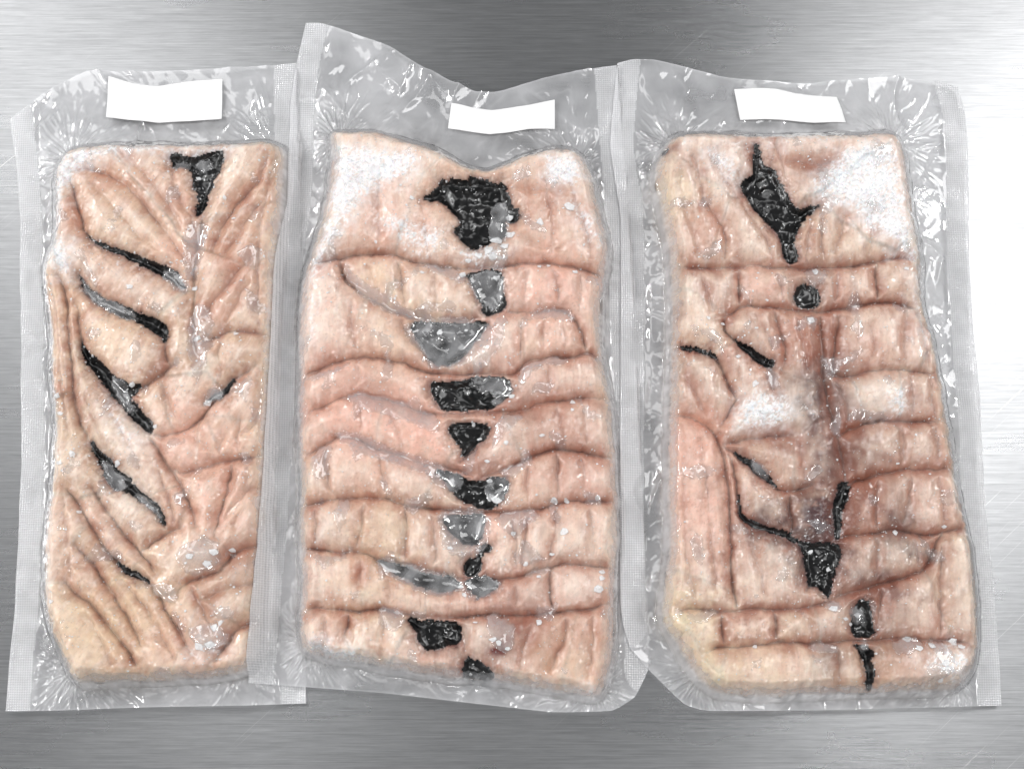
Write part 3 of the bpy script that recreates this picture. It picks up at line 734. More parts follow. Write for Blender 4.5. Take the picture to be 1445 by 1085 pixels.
RIGHT = dict(
    bag=[(872, 86, .008), (896, 82), (953, 90), (1022, 108), (1062, 115), (1127, 119), (1184, 113), (1265, 108), (1326, 115), (1352, 123), (1362, 160), (1366, 220), (1368, 353), (1374, 475), (1382, 560), (1387, 690),
         (1400, 828), (1408, 920), (1413, 995), (1265, 999), (1143, 1002), (994, 1003), (965, 994), (917, 946, .01), (890, 915, .014), (880, 880, .016), (876, 850, .016), (875, 690, .016), (877, 475, .016), (877, 300, .014), (868, 250, .012), (861, 205, .01), (866, 140, .008)],
    seals=[[(872, 86, .008), (866, 140, .008), (861, 205, .01), (868, 250, .012), (877, 300, .014), (877, 475, .016), (875, 690, .016), (876, 850, .016), (880, 880, .016)],
           [(1352, 123), (1362, 160), (1366, 220), (1368, 353), (1374, 475), (1382, 560), (1387, 690), (1400, 828), (1408, 920), (1413, 995)]],
    block=[(953, 191), (1022, 190), (1066, 195), (1143, 191), (1204, 193), (1261, 187), (1274, 212), (1281, 252), (1289, 313), (1299, 361), (1299, 434), (1313, 467), (1326, 530), (1335, 587), (1346, 664), (1358, 724), (1370, 773), (1378, 848), (1380, 925),
           (1360, 968), (1330, 976), (1184, 978), (1034, 986), (990, 970), (970, 938), (954, 908), (936, 884), (933, 848), (941, 808), (944, 727), (941, 724), (943, 603), (945, 522), (947, 400), (944, 361), (932, 297), (920, 244), (936, 207)],
    label=[(1037, 123), (1066, 123), (1095, 125), (1123, 131), (1182, 135), (1188, 152), (1193, 174), (1150, 173), (1119, 171), (1079, 169), (1044, 171)],
    creases=[
        (5, 2, .5, [(960, 374), (1002, 376), (1038, 376), (1054, 371), (1111, 377), (1168, 376), (1224, 368), (1265, 359), (1296, 367)]),
        (2, 2.2, .55, [(980, 222), (986, 240), (994, 281), (1018, 313), (1026, 333), (1024, 370)]),
        (1.6, 2.2, .35, [(1005, 215), (1010, 230), (1038, 270), (1062, 305), (1087, 348), (1092, 374)]),
        (1.4, 2, .3, [(960, 250), (965, 290), (982, 330), (986, 372)]),
        (2, 2.2, .5, [(1146, 305), (1143, 325), (1139, 360), (1141, 376)]),
        (1.6, 2, .5, [(1160, 310), (1158, 340), (1166, 374)]),
        (2.2, 3, .85, [(1112, 226), (1135, 229), (1160, 233), (1180, 226)]),
        (1.6, 2, .4, [(1093, 196), (1098, 212), (1108, 230), (1110, 256)]),
        (1.6, 2.2, .3, [(1192, 305), (1188, 330), (1178, 356)]),
        (1.2, 2.2, .3, [(1230, 300), (1234, 335), (1226, 366)]),
        (5.5, 2.2, .8, [(1022, 446), (1038, 438), (1054, 428), (1087, 432), (1119, 435), (1160, 437), (1196, 430), (1240, 422), (1285, 426), (1298, 436)]),
        (1.8, 2.2, .5, [(990, 380), (996, 410), (1008, 436)]),
        (3.5, 2, .75, [(1044, 378), (1045, 400), (1046, 428)]),
        (2, 2, .4, [(1095, 380), (1102, 402), (1107, 428)]),
        (3.5, 2, .8, [(1239, 370), (1240, 395), (1240, 421)]),
        (2, 2, .4, [(1186, 378), (1184, 405), (1180, 430)]),
        (3, 6, .55, [(1160, 441), (1162, 490), (1164, 542), (1176, 587), (1184, 619), (1194, 668), (1196, 685)]),
        (3, 2, .4, [(1092, 436), (1104, 470), (1112, 500), (1104, 520)]),
        (1.6, 2, .5, [(1060, 434), (1078, 460), (1092, 490)]),
        (1.2, 2, .4, [(1120, 440), (1135, 480), (1140, 520)]),
        (4, 2, .5, [(1172, 526), (1208, 530), (1228, 520), (1265, 518), (1297, 522), (1322, 524)]),
        (3, 2, .35, [(1186, 450), (1180, 490), (1177, 524)]),
        (1.4, 2, .5, [(1230, 460), (1236, 490), (1226, 515)]),
        (2, 2, .35, [(1283, 436), (1277, 480), (1280, 516), (1290, 545), (1291, 592)]),
        (2, 2.4, .2, [(1304, 455), (1312, 520), (1322, 580), (1328, 660)]),
        (5, 2.2, .75, [(1180, 616), (1208, 603), (1228, 593), (1265, 591), (1297, 593), (1326, 594)]),
        (2, 2, .4, [(1180, 535), (1196, 560), (1200, 604)]),
        (1.8, 2, .4, [(1276, 596), (1277, 630), (1277, 656)]),
        (1.8, 2, .35, [(1318, 600), (1324, 630), (1326, 660), (1332, 720), (1334, 745)]),
        (5, 2.2, .7, [(1190, 686), (1224, 674), (1249, 667), (1273, 660), (1309, 662), (1346, 660)]),
        (2.2, 2, .65, [(1243, 672), (1240, 700), (1238, 748)]),
        (2, 2, .45, [(1290, 666), (1284, 700), (1277, 742)]),
        (5, 2.2, .7, [(1180, 760), (1212, 754), (1245, 749), (1265, 744), (1305, 755), (1338, 748), (1368, 742)]),
        (5, 2.2, .8, [(1180, 843), (1216, 833), (1249, 820), (1285, 812), (1309, 803), (1322, 770), (1338, 745)]),
        (2, 2, .45, [(1241, 754), (1240, 785), (1236, 822)]),
        (2, 2, .35, [(1292, 756), (1296, 776), (1300, 804)]),
        (2.6, 2, .45, [(1332, 758), (1330, 808), (1329, 850), (1330, 900)]),
        (2.5, 2, .45, [(1247, 830), (1244, 860), (1237, 900)]),
        (5, 2.2, .65, [(960, 860), (985, 857), (1022, 865), (1062, 857), (1103, 861), (1143, 855), (1172, 848)]),
        (5, 2.2, .65, [(1000, 920), (1014, 913), (1054, 913), (1095, 905), (1143, 907), (1204, 903), (1241, 903), (1281, 899), (1326, 903), (1372, 906)]),
        (3, 2, .45, [(1019, 866), (1020, 885), (1024, 908)]),
        (3, 2, .6, [(1091, 862), (1096, 880), (1096, 905)]),
        (1.8, 2, .4, [(1135, 858), (1142, 880), (1150, 905)]),
        (2.4, 3, .5, [(1182, 908), (1186, 925), (1184, 945), (1186, 972)]),
        (2.4, 2, .4, [(1216, 910), (1220, 940), (1222, 974)]),
        (4.5, 2.2, .55, [(952, 582), (977, 587), (998, 599), (1018, 623), (1026, 664), (1030, 704), (1034, 765), (1034, 828), (1044, 858)]),
        (1.6, 2.4, .25, [(962, 600), (966, 660), (965, 730), (972, 800), (985, 850)]),
        (1.2, 2, .3, [(990, 620), (998, 680), (1004, 750), (1012, 830)]),
        (4.5, 2, .5, [(958, 485), (986, 492), (1010, 502), (1020, 520), (1034, 546), (1040, 562)]),
        (3.5, 2, .35, [(1026, 441), (1022, 461), (1034, 475), (1062, 498), (1090, 516), (1092, 545)]),
        (3.5, 2, .5, [(1020, 598), (1030, 580), (1042, 560)]),
        (3.5, 2, .6, [(1022, 624), (1040, 622), (1062, 618), (1103, 611), (1118, 614)]),
        (4.5, 2, .5, [(1022, 626), (1050, 644), (1079, 673), (1104, 690), (1120, 692), (1148, 684)]),
        (4.5, 2, .8, [(1030, 640), (1040, 662), (1042, 708), (1054, 737), (1103, 751), (1130, 766)]),
        (3, 2, .55, [(1115, 694), (1116, 715), (1120, 738), (1118, 755)]),
        (1.4, 2, .4, [(1122, 615), (1132, 645), (1140, 685)]),
        (1.6, 2, .5, [(960, 510), (972, 540), (986, 560), (1000, 592)]),
        (1, 2, .3, [(1060, 770), (1075, 800), (1080, 850)]),
    ],
    seeds=[(975, 300), (1060, 330), (1040, 220), (1160, 210), (1220, 280), (1170, 350), (1010, 405), (1075, 400), (1140, 390), (1210, 395), (1270, 390), (1070, 465), (1050, 540), (985, 445), (985, 530), (1135, 480), (1230, 480), (1240, 555), (1185, 570), (1300, 560),
           (1100, 580), (1090, 650), (1240, 635), (1300, 630), (985, 720), (1075, 715), (1140, 730), (1210, 715), (1260, 710), (1310, 705), (1090, 800), (1215, 795), (1270, 785), (1290, 850), (1350, 830), (1055, 885), (1130, 885), (1090, 945), (1205, 945), (1290, 940), (1150, 650), (960, 900), (1345, 620), (990, 885),
           (1180, 880)],
    black=[
        [(1064, 200), (1072, 203), (1076, 228), (1091, 237), (1103, 256), (1111, 281), (1127, 297), (1143, 290), (1157, 288), (1150, 296), (1139, 306), (1128, 318), (1121, 337), (1127, 366), (1116, 375), (1105, 361), (1103, 341), (1091, 321), (1071, 301), (1058, 285), (1046, 264), (1050, 250), (1062, 244), (1066, 224)],
        [(1121, 412), (1128, 402), (1140, 401), (1152, 405), (1158, 416), (1155, 430), (1146, 435), (1130, 433), (1121, 424)],
        [(1184, 682), (1204, 678), (1197, 700), (1189, 724), (1187, 761), (1176, 759), (1175, 724), (1180, 700)],
        [(1119, 755), (1139, 767), (1160, 764), (1182, 767), (1190, 782), (1178, 808), (1174, 845), (1160, 832), (1150, 824), (1139, 830), (1138, 792), (1131, 771)],
        [(1214, 842), (1228, 852), (1237, 881), (1236, 899), (1204, 899), (1200, 881), (1206, 862)],
        [(1205, 908), (1222, 912), (1236, 917), (1230, 932), (1237, 945), (1233, 972), (1224, 971), (1222, 937), (1216, 920)],
        [(1030, 472), (1055, 487), (1075, 500), (1097, 510), (1092, 520), (1075, 516), (1056, 500)],
        [(1033, 634), (1050, 644), (1070, 655), (1088, 672), (1102, 688), (1088, 683), (1070, 671), (1053, 656)],
        [(958, 485), (972, 487), (988, 491), (1003, 495), (1013, 503), (1014, 510), (1004, 503), (986, 496), (968, 493)],
        [(1041, 690), (1046, 716), (1056, 733), (1080, 741), (1104, 748), (1130, 760), (1126, 768), (1102, 755), (1076, 748), (1050, 739), (1042, 716)],
        [(936, 207), (944, 203), (944, 209), (936, 215)],
    ],
    veil=[[(1134, 378), (1150, 374), (1168, 382), (1164, 398), (1146, 402), (1136, 392)], [(1130, 446), (1160, 440), (1156, 464), (1140, 462)], [(1160, 850), (1184, 846), (1192, 858), (1184, 868), (1170, 862)], [(1200, 862), (1212, 852), (1228, 870), (1222, 880), (1204, 874)],
          [(1078, 516), (1096, 520), (1106, 542), (1090, 546)], [(1058, 645), (1082, 655), (1088, 672), (1070, 668)], [(1258, 905), (1290, 896), (1312, 906), (1290, 920), (1266, 924)], [(1140, 905), (1180, 906), (1184, 922), (1150, 922)], [(1310, 902), (1340, 906), (1350, 930), (1330, 940)],
          [(1172, 600), (1186, 560), (1190, 610), (1180, 616)], [(1216, 904), (1232, 906), (1230, 918), (1218, 918)]],
    frost=[(1.2, [(1140, 262), (1176, 225), (1200, 204), (1262, 194), (1276, 258), (1292, 330), (1302, 384), (1268, 350), (1232, 326), (1192, 290), (1160, 284)]), (.9, [(978, 200), (1010, 204), (1042, 226), (1052, 252), (1036, 266), (1012, 236)]),
           (.95, [(1036, 575), (1058, 546), (1100, 556), (1128, 572), (1114, 598), (1070, 606), (1044, 604)]), (.8, [(1285, 370), (1302, 366), (1306, 440), (1318, 500), (1306, 500), (1294, 440)]), (.6, [(960, 198), (1262, 188), (1262, 196), (960, 204)]),
           (.5, [(1290, 930), (1350, 905), (1378, 900), (1370, 960), (1340, 970)]), (.4, [(1240, 540), (1286, 530), (1290, 585), (1250, 588)])],
    blobs=[(1158, 480, 34, 'brown', .6), (1160, 530, 38, 'purple', .6), (1170, 580, 38, 'purple', .6), (1186, 645, 36, 'purple', .65), (1192, 600, 24, 'brown', .6), (1158, 720, 34, 'purple', .9), (1165, 745, 26, 'purple', .9), (1152, 770, 30, 'purple', .6), (1075, 735, 26, 'purple', .45), (1090, 745, 24, 'purple', .5),
           (1270, 740, 24, 'purple', .5), (1215, 690, 26, 'brown', .6), (1200, 725, 22, 'brown', .5), (1230, 830, 30, 'purple', .5), (1256, 820, 16, 'purple', .6), (1310, 785, 16, 'purple', .5), (1230, 850, 20, 'brown', .5), (1180, 930, 22, 'purple', .6), (1250, 905, 26, 'purple', .5),
           (1000, 320, 34, 'red', .35), (1125, 480, 36, 'red', .35), (1230, 640, 40, 'brown', .3), (1230, 690, 40, 'brown', .4), (1150, 238, 26, 'brown', .5), (975, 620, 40, 'pink', .6), (985, 720, 40, 'pink', .5), (1000, 590, 24, 'red', .4), (1270, 860, 40, 'brown', .3), (1160, 790, 28, 'purple', .7),
           (1100, 660, 40, 'red', .2), (1220, 950, 40, 'cream', .3), (955, 870, 40, 'yellow', .7), (1000, 950, 40, 'yellow', .5), (940, 270, 34, 'yellow', .45), (1090, 945, 40, 'cream', .3), (1205, 945, 10, 'pale', .4), (1240, 555, 34, 'pale', .4), (1075, 400, 30, 'pink', .4), (1140, 355, 30, 'brown', .25),
           (1228, 490, 30, 'red', .25), (1265, 760, 20, 'purple', .3), (1195, 760, 26, 'brown', .3), (1210, 600, 20, 'brown', .45), (1105, 620, 24, 'brown', .35), (1280, 940, 40, 'red', .2), (1300, 600, 40, 'brown', .2)],
    flakes=[(1153, 380, 8), (1146, 450, 9), (1178, 858, 9), (1216, 866, 10), (1195, 872, 6), (1148, 776, 6), (1174, 801, 5), (1000, 448, 5), (1022, 454, 5), (1066, 540, 8), (1080, 580, 9), (1100, 590, 8), (1042, 502, 5), (1300, 914, 9), (1335, 935, 8), (1350, 905, 9), (1360, 912, 8), (1318, 910, 7), (1285, 900, 8),
            (1330, 960, 6), (1267, 749, 6), (1335, 742, 6), (1112, 340, 4), (1068, 912, 5), (1280, 378, 6), (1068, 462, 4), (1270, 652, 4), (1204, 880, 6)],
    base=((232, 206, 184), (200, 160, 140)), axis=1.55,
)

TINT = dict(red=lin(186, 122, 98), brown=lin(136, 86, 70), wine=lin(104, 48, 44), purple=lin(70, 48, 52), pink=lin(232, 184, 166), pale=lin(242, 226, 213), seam=lin(146, 100, 88), cream=lin(230, 202, 170), yellow=lin(228, 208, 178))

GRID = .0008
TOP = .036


# ------------------------------------------------------------------ the packs
def grid_normals(H, s):
    gy, gx = np.gradient(H, s)
    n = np.stack([-gx, -gy, np.ones_like(H)], -1)
    return n / np.linalg.norm(n, axis=-1, keepdims=True)


def regions(cost, seeds_ij, mask):
    """Grow every seed over the grid, creases being dear to cross: an index per cell."""
    h, wd = cost.shape
    dist = [math.inf] * (h * wd)
    lab = [-1] * (h * wd)
    c = cost.ravel().tolist()
    mk = mask.ravel().tolist()
    q = []
    for k, (i, j) in enumerate(seeds_ij):
        p = int(i) * wd + int(j)
        if 0 <= p < h * wd:
            dist[p] = 0
            lab[p] = k
            q.append((0.0, p))
    heapq.heapify(q)
    nb = ((1, 1.), (-1, 1.), (wd, 1.), (-wd, 1.), (wd + 1, 1.414), (wd - 1, 1.414), (-wd + 1, 1.414), (-wd - 1, 1.414))
    while q:
        d, p = heapq.heappop(q)
        if d > dist[p]:
            continue
        for o, ln in nb:
            r = p + o
            if 0 <= r < h * wd and mk[r]:
                e = d + ln * c[r]
                if e < dist[r]:
                    dist[r] = e
                    lab[r] = lab[p]
                    heapq.heappush(q, (e, r))
    return np.array(lab).reshape(h, wd)


def piece(name, cells, X, Y, H, NRM, mat, parent, ca, fa, floor=.0012, depth=None):
    """One solid piece of the block: the cells of the relief that belong to it and the sides below them."""
    ci, cj = np.nonzero(cells)
    if len(ci) < 6:
        return None
    wd = X.shape[1]
    quad = np.stack([ci * wd + cj, ci * wd + cj + 1, (ci + 1) * wd + cj + 1, (ci + 1) * wd + cj], 1)
    used, inv = np.unique(quad, return_inverse=True)
    F = inv.reshape(quad.shape)
    V = np.stack([X.ravel()[used], Y.ravel()[used], H.ravel()[used]], 1)
    Nn = NRM.reshape(-1, 3)[used]
    E = np.concatenate([F[:, [0, 1]], F[:, [1, 2]], F[:, [2, 3]], F[:, [3, 0]]])
    key = np.sort(E, 1)
    code = key[:, 0].astype(np.int64) * len(V) + key[:, 1]
    _, idx, cnt = np.unique(code, return_index=True, return_counts=True)
    B = E[idx[cnt == 1]]
    bv, binv = np.unique(B, return_inverse=True)
    binv = binv.reshape(B.shape)
    cen = V[:, :2].mean(0)
    up = V[bv].copy()
    dn = V[bv].copy()
    dn[:, :2] = cen + (dn[:, :2] - cen) * .965
    dn[:, 2] = floor if depth is None else np.maximum(floor, dn[:, 2] - depth)
    side = up[:, :2] - cen
    side = np.hstack([side / (np.linalg.norm(side, axis=1, keepdims=True) + 1e-9), np.zeros((len(bv), 1))])
    n0, n1 = len(V), len(V) + len(bv)
    SF = np.stack([binv[:, 0] + n0, binv[:, 0] + n1, binv[:, 1] + n1, binv[:, 1] + n0], 1)
    VV = np.vstack([V, up, dn])
    FF = np.vstack([F, SF])
    NN = np.vstack([Nn, side, side])
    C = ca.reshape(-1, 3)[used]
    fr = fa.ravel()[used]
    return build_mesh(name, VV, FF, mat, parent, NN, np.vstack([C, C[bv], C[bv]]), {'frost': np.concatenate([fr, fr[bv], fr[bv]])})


def flake_mesh(r, seed, thick):
    g = random.Random(seed)
    n = g.randint(6, 9)
    pts = []
    st = g.uniform(.55, 1.0)
    for k in range(n):
        a = 2 * math.pi * k / n + g.uniform(-.3, .3)
        q = r * g.uniform(.55, 1.1)
        pts.append((math.cos(a) * q, math.sin(a) * q * st))
    V = [(x, y, 0) for x, y in pts] + [(x * .9, y * .9, thick * g.uniform(.7, 1.2)) for x, y in pts] + [(0, 0, thick * 1.3)]
    T = []
    for k in range(n):
        l = (k + 1) % n
        T += [(k, l, n + l), (k, n + l, n + k), (n + k, n + l, 2 * n)]
    return np.array(V), np.array(T)


def sample(A, x, y, x0, y0):
    fx, fy = (x - x0) / GRID, (y - y0) / GRID
    i = np.clip(np.floor(fy).astype(int), 0, A.shape[0] - 2)
    j = np.clip(np.floor(fx).astype(int), 0, A.shape[1] - 2)
    u, v = np.clip(fx - j, 0, 1), np.clip(fy - i, 0, 1)
    return (A[i, j] * (1 - u) + A[i, j + 1] * u) * (1 - v) + (A[i + 1, j] * (1 - u) + A[i + 1, j + 1] * u) * v


def build_pack(D, seed, block_label, bag_label, sticker_label, below):
    bag = pxs(D['bag'], .005)
    bag = soft_corners(bag)
    blk = smooth_closed(pxs(D['block'], .014), 2)
    lo, hi = bag.min(0) - .006, bag.max(0) + .006
    xs, ys = np.arange(lo[0], hi[0], GRID), np.arange(lo[1], hi[1], GRID)
    X, Y = np.meshgrid(xs, ys)
    # ragged coordinates, so that no outline is clean
    wx = .0011 * fbm(X / .011, Y / .011, seed, 3)
    wy = .0011 * fbm(X / .011, Y / .011, seed + 3, 3)
    WX, WY = X + wx, Y + wy
    rag = .0012 * fbm(X / .0045, Y / .0045, seed + 9, 3)
    dB = sdf(blk, X + .6 * wx, Y + .6 * wy) + .3 * rag

    # ---- relief of the fish block
    dmaj = np.where(dB > 0, dB + .004, .0)
    cut = np.zeros_like(X)
    stain = np.zeros_like(X)
    dark = np.zeros_like(X)
    near = np.full(X.shape, BIG)
    ncol = fbm(X / .009, Y / .009, seed + 21, 3)
    for depth, width, st, pts in D['creases']:
        P = smooth_open(pxs(pts, TOP - .003), 2)
        d = dist_lines(P, WX, WY, False, .03)
        # the crease thins out towards its ends
        vary = np.clip(.72 + .55 * noise(X / .022, Y / .022, seed + 20), .15, 1.15)
        e = np.minimum(np.hypot(X - P[0][0], Y - P[0][1]), np.hypot(X - P[-1][0], Y - P[-1][1]))
        fade = .35 + .65 * sstep(0, .008, e)
        cut = np.maximum(cut, (depth * .9 if depth >= 3 else depth * .7) * .00056 * fade * vary * np.exp(-(d / (width * .00075)) ** 1.4))
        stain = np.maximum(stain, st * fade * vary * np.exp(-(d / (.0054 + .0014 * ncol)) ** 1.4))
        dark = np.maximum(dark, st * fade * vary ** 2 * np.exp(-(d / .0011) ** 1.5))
        if depth >= 3:
            dmaj = np.minimum(dmaj, d + .002 * (1 - fade))
            near = np.minimum(near, d)
        else:
            dmaj = np.minimum(dmaj, d + .0034 * (4 - depth) / 2)
    dK = np.full(X.shape, -BIG)
    kid = np.full(X.shape, -1)
    jag = .0012 * fbm(X / .0026, Y / .0026, seed + 31, 3) * sstep(-.4, .5, noise(X / .012, Y / .012, seed + 33))
    for k, pts in enumerate(D['black']):
        P = smooth_closed(pxs(pts, TOP - .004), 1)
        d = sdf(P, WX, WY, .03) + .35 * rag + jag
        kid = np.where(d > 0, k, kid)
        dK = np.maximum(dK, d)
    # ---- which fillet each spot belongs to; every fillet lies a little higher, lower or aslant
    crossing = 1 + 60 * np.exp(-(near / .0014) ** 2) + 400 * (dK > -.0004)
    ins = (dB > 0)
    sd = []
    for s in D['seeds']:
        c = px(s, TOP - .003)
        sd.append((np.clip(round((c[1] - ys[0]) / GRID), 0, len(ys) - 1), np.clip(round((c[0] - xs[0]) / GRID), 0, len(xs) - 1)))
    lab = regions(crossing, sd, ins)
    step = np.zeros_like(X)
    tone = np.ones(X.shape)
    warm = np.zeros_like(X)
    for k in range(len(sd)):
        mk = lab == k
        if mk.sum() < 10:
            continue
        r1, r2, r3, r4, r5 = rng.uniform(-1, 1, 5)
        ox, oy = X[mk] - X[mk].mean(), Y[mk] - Y[mk].mean()
        step[mk] = np.clip(.0010 * r1 + .05 * r2 * ox + .07 * r3 * oy, -.0022, .0022)
        tone[mk] = 1 + .07 * r4
        warm[mk] = r5
    step = blur(step, 1, 2)
    tone = blur(tone, 2, 2)
    warm = blur(warm, 2, 2)
    dmaj = np.minimum(dmaj, np.where(dK < 0, -dK + .0005, 0))
    t = np.clip(dB / .014, 0, 1)
    E = .006 + (TOP - .0150) * (1 - (1 - t) ** 2.7) ** (1 / 2.7)
    big = fbm(X / .045, Y / .06, seed + 40, 3)
    ca, sa = math.cos(D['axis']), math.sin(D['axis'])
    U, Vv = WX * ca + WY * sa, -WX * sa + WY * ca
    fib = fbm(U / .028, Vv / .0075, seed + 50, 3)
    lump = fbm(X / .0095, Y / .0095, seed + 60, 2)
    H = E + .0084 * (1 - np.exp(-dmaj / .0074)) * np.clip(t * 1.5, 0, 1) + .0016 * big * t + .0005 * fib * t + 0.00032 * lump + step * t
    H = H - cut * np.clip(t * 3, 0.2, 1)
    isK = (dK > 0) & (dB > .0005)
    crump = 1.1 * noise((X + 3 * wx) / .015, (Y + 3 * wy) / .012, seed + 70) + .22 * noise(X / .006, Y / .006, seed + 71)
    Hk = blur(H, 3, 2) - .0006 - .0024 * sstep(0, .004, dK) + .0021 * crump
    H = np.where(isK, Hk, H)
    H = np.maximum(H, .0025)

    # ---- colour of the flesh
    fn0 = fbm(X / .004, Y / .004, seed + 110, 5, .65)
    b1, b2 = lin(*D['base'][0]), lin(*D['base'][1])
    m = sstep(-.55, .75, .8 * fbm(X / .026, Y / .026, seed + 80, 4) + .45 * fib)[..., None]
    A = b1 * (1 - m) + b2 * m

    def over(A, col, f):
        f = np.clip(f, 0, 1)[..., None]
        return A * (1 - f) + col * f
    A = over(A, TINT['pale'], .7 * sstep(.2, .9, fbm(U / .02, Vv / .004, seed + 90, 4)))
    A = over(A, TINT['red'], .34 * sstep(.1, .9, fbm(U / .030, Vv / .0045, seed + 95, 4)))
    side = 1 - sstep(.002, .013, dB + .002 * ncol)
    A = A * tone[..., None]
    A = A * .88 + A.mean(-1, keepdims=True) * .12
    A = over(A, TINT['pink'], .28 * np.clip(warm, 0, 1))
    A = over(A, TINT['cream'], .28 * np.clip(-warm, 0, 1))
    A = over(A, TINT['yellow'], .5 * side * sstep(-.6, .6, big))
    # blood and juice at seams; bulge shading painted in, dark seams to pale crowns
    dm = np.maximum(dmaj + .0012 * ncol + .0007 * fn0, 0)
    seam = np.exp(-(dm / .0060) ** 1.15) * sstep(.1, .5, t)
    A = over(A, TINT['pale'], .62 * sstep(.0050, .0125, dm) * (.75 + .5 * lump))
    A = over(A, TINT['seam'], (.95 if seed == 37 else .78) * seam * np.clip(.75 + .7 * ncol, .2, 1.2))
    grain = fbm(U / .016, Vv / .0013, seed + 91, 2)
    A = A * (1 + .07 * grain)[..., None]
    A = over(A, TINT['brown'], (.34 if seed == 37 else .24) * sstep(.05, .95, fbm(U / .019, Vv / .010, seed + 92, 4)))
    for bx, by, r, col, f in D['blobs']:
        c = px((bx, by), TOP)
        r *= .00058
        d = np.hypot(WX - c[0], WY - c[1]) / r + .35 * ncol
        A = over(A, TINT[col], (1.5 if seed == 37 else 1.2) * f * np.exp(-d * d * 1.1) * (.85 + .4 * lump))
    vein = np.exp(-(np.abs(fbm(X / .014, Y / .02, seed + 99, 3)) / .035) ** 2)
    A = over(A, TINT['red'], .34 * vein * sstep(-.2, .5, ncol))
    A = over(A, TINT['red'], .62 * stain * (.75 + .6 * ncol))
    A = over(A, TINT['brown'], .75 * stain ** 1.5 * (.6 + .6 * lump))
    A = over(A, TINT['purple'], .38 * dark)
    # thin dark stain of the skin next to the black patches
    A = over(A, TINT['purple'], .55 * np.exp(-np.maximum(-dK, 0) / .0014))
    speck = sstep(.62, .8, noise(X / .0016, Y / .0016, seed + 101) + .35 * noise(X / .02, Y / .02, seed + 102))
    A = over(A, TINT['brown'], .25 * speck)
    # frost
    fr = np.zeros_like(X)
    fn = fbm(X / .004, Y / .004, seed + 110, 5, .65)
    fq = fbm(X / .007, Y / .007, seed + 111, 3)
    fn2 = .9 - 2.2 * np.abs(fbm((X + .006 * fq) / .006, (Y + .006 * ncol) / .006, seed + 112, 4, .6))
    for amount, pts in D['frost']:
        P = smooth_closed(pxs(pts, TOP), 2)
        d = sdf(P, X + 2 * wx, Y + 2 * wy, .03)
        body = sstep(-.010, .012, d)
        fr = np.maximum(fr, np.maximum(sstep(.05, .95, body * (.75 + .5 * amount) - .54 + .5 * fn2 + .25 * fn), 0.58 * amount * sstep(-.012, .014, d + .008 * fq) * (.8 + .3 * fn)))
    fr = np.clip(fr + .5 * sstep(.8, 1.3, fn) * sstep(-.1, .6, ncol) * (dB > 0), 0, 1)
    A = over(A, lin(246, 246, 248), .92 * fr * ~isK)
    H = H + .0005 * fr * fn

    # ---- pieces
    cell_in = ins[:-1, :-1] & ins[1:, :-1] & ins[:-1, 1:] & ins[1:, 1:]
    cellK = np.where(isK, kid, -1)[:-1, :-1]
    cellL = lab[:-1, :-1]
    NRM = grid_normals(H, GRID)
    block = thing('fish_block', block_label, 'frozen fish', 'blocks of frozen fish fillets')
    for k in range(len(sd)):
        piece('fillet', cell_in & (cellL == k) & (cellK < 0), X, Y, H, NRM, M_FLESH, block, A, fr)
    for k in range(len(D['black'])):
        o = piece('black_skin', cell_in & (cellK == k), X, Y, H, NRM, M_BLACK, block, A, fr, depth=.006)
        if o is not None and k == 0:
            o['label'] = 'largest ragged patch of shiny black skin near the top of the block'

    x0, y0 = xs[0], ys[0]
    # flakes of ice that can be told apart
    for n, (fx, fy, r) in enumerate(D['flakes']):
        c = px((fx, fy), TOP)
        z = float(sample(H, np.array([c[0]]), np.array([c[1]]), x0, y0)[0])
        Vf, Tf = flake_mesh(r * .0005 * .8, seed * 100 + n, .0007)
        Vf = Vf + np.array([c[0], c[1], 0])
        Vf[:, 2] += sample(H, Vf[:, 0], Vf[:, 1], x0, y0) + .0003
        build_mesh('ice_flake', Vf, Tf, M_ICE, block, smooth=False)
    # specks of ice too small to pick apart
    VS, FS, nv = [], [], 0
    want = 800
    P = np.column_stack([rng.uniform(blk[:, 0].min(), blk[:, 0].max(), 6000), rng.uniform(blk[:, 1].min(), blk[:, 1].max(), 6000)])
    dens = sample(np.where(dB > .004, .12 + .5 * sstep(.0, .9, fbm(X / .02, Y / .02, seed + 120, 2)), 0), P[:, 0], P[:, 1], x0, y0)
    P = P[rng.random(len(P)) < dens][:want]
    for n, c in enumerate(P):
        Vf, Tf = flake_mesh(float(rng.choice([.0004, .0005, .0006, .0008, .0011], p=[.3, .3, .2, .14, .06])), seed * 1000 + n, .0005)
        Vf[:, :2] += c
        Vf[:, 2] += sample(H, Vf[:, 0], Vf[:, 1], x0, y0) + .0002
        VS.append(Vf)
        FS.append(Tf + nv)
        nv += len(Vf)
    o = build_mesh('ice_specks', np.vstack(VS), np.vstack(FS), M_ICE, block, smooth=False)
    o['kind'] = 'stuff'
    # needles of frost
    P = np.column_stack([rng.uniform(blk[:, 0].min(), blk[:, 0].max(), 60000), rng.uniform(blk[:, 1].min(), blk[:, 1].max(), 60000)])
    dens = sample(np.where((dB > .001) & ~isK, fr, 0), P[:, 0], P[:, 1], x0, y0)
    P = P[rng.random(len(P)) < .5 * sstep(.25, .9, dens) + .014 * sample((dB > .003) * 1.0, P[:, 0], P[:, 1], x0, y0)][:6500]
    n = len(P)
    an = rng.random(n) * 2 * np.pi
    ln = rng.uniform(.0006, .0026, n)
    wd = rng.uniform(.00008, .0002, n)
    zz = sample(H, P[:, 0], P[:, 1], x0, y0)
    tip = np.column_stack([P[:, 0] + np.cos(an) * ln, P[:, 1] + np.sin(an) * ln])
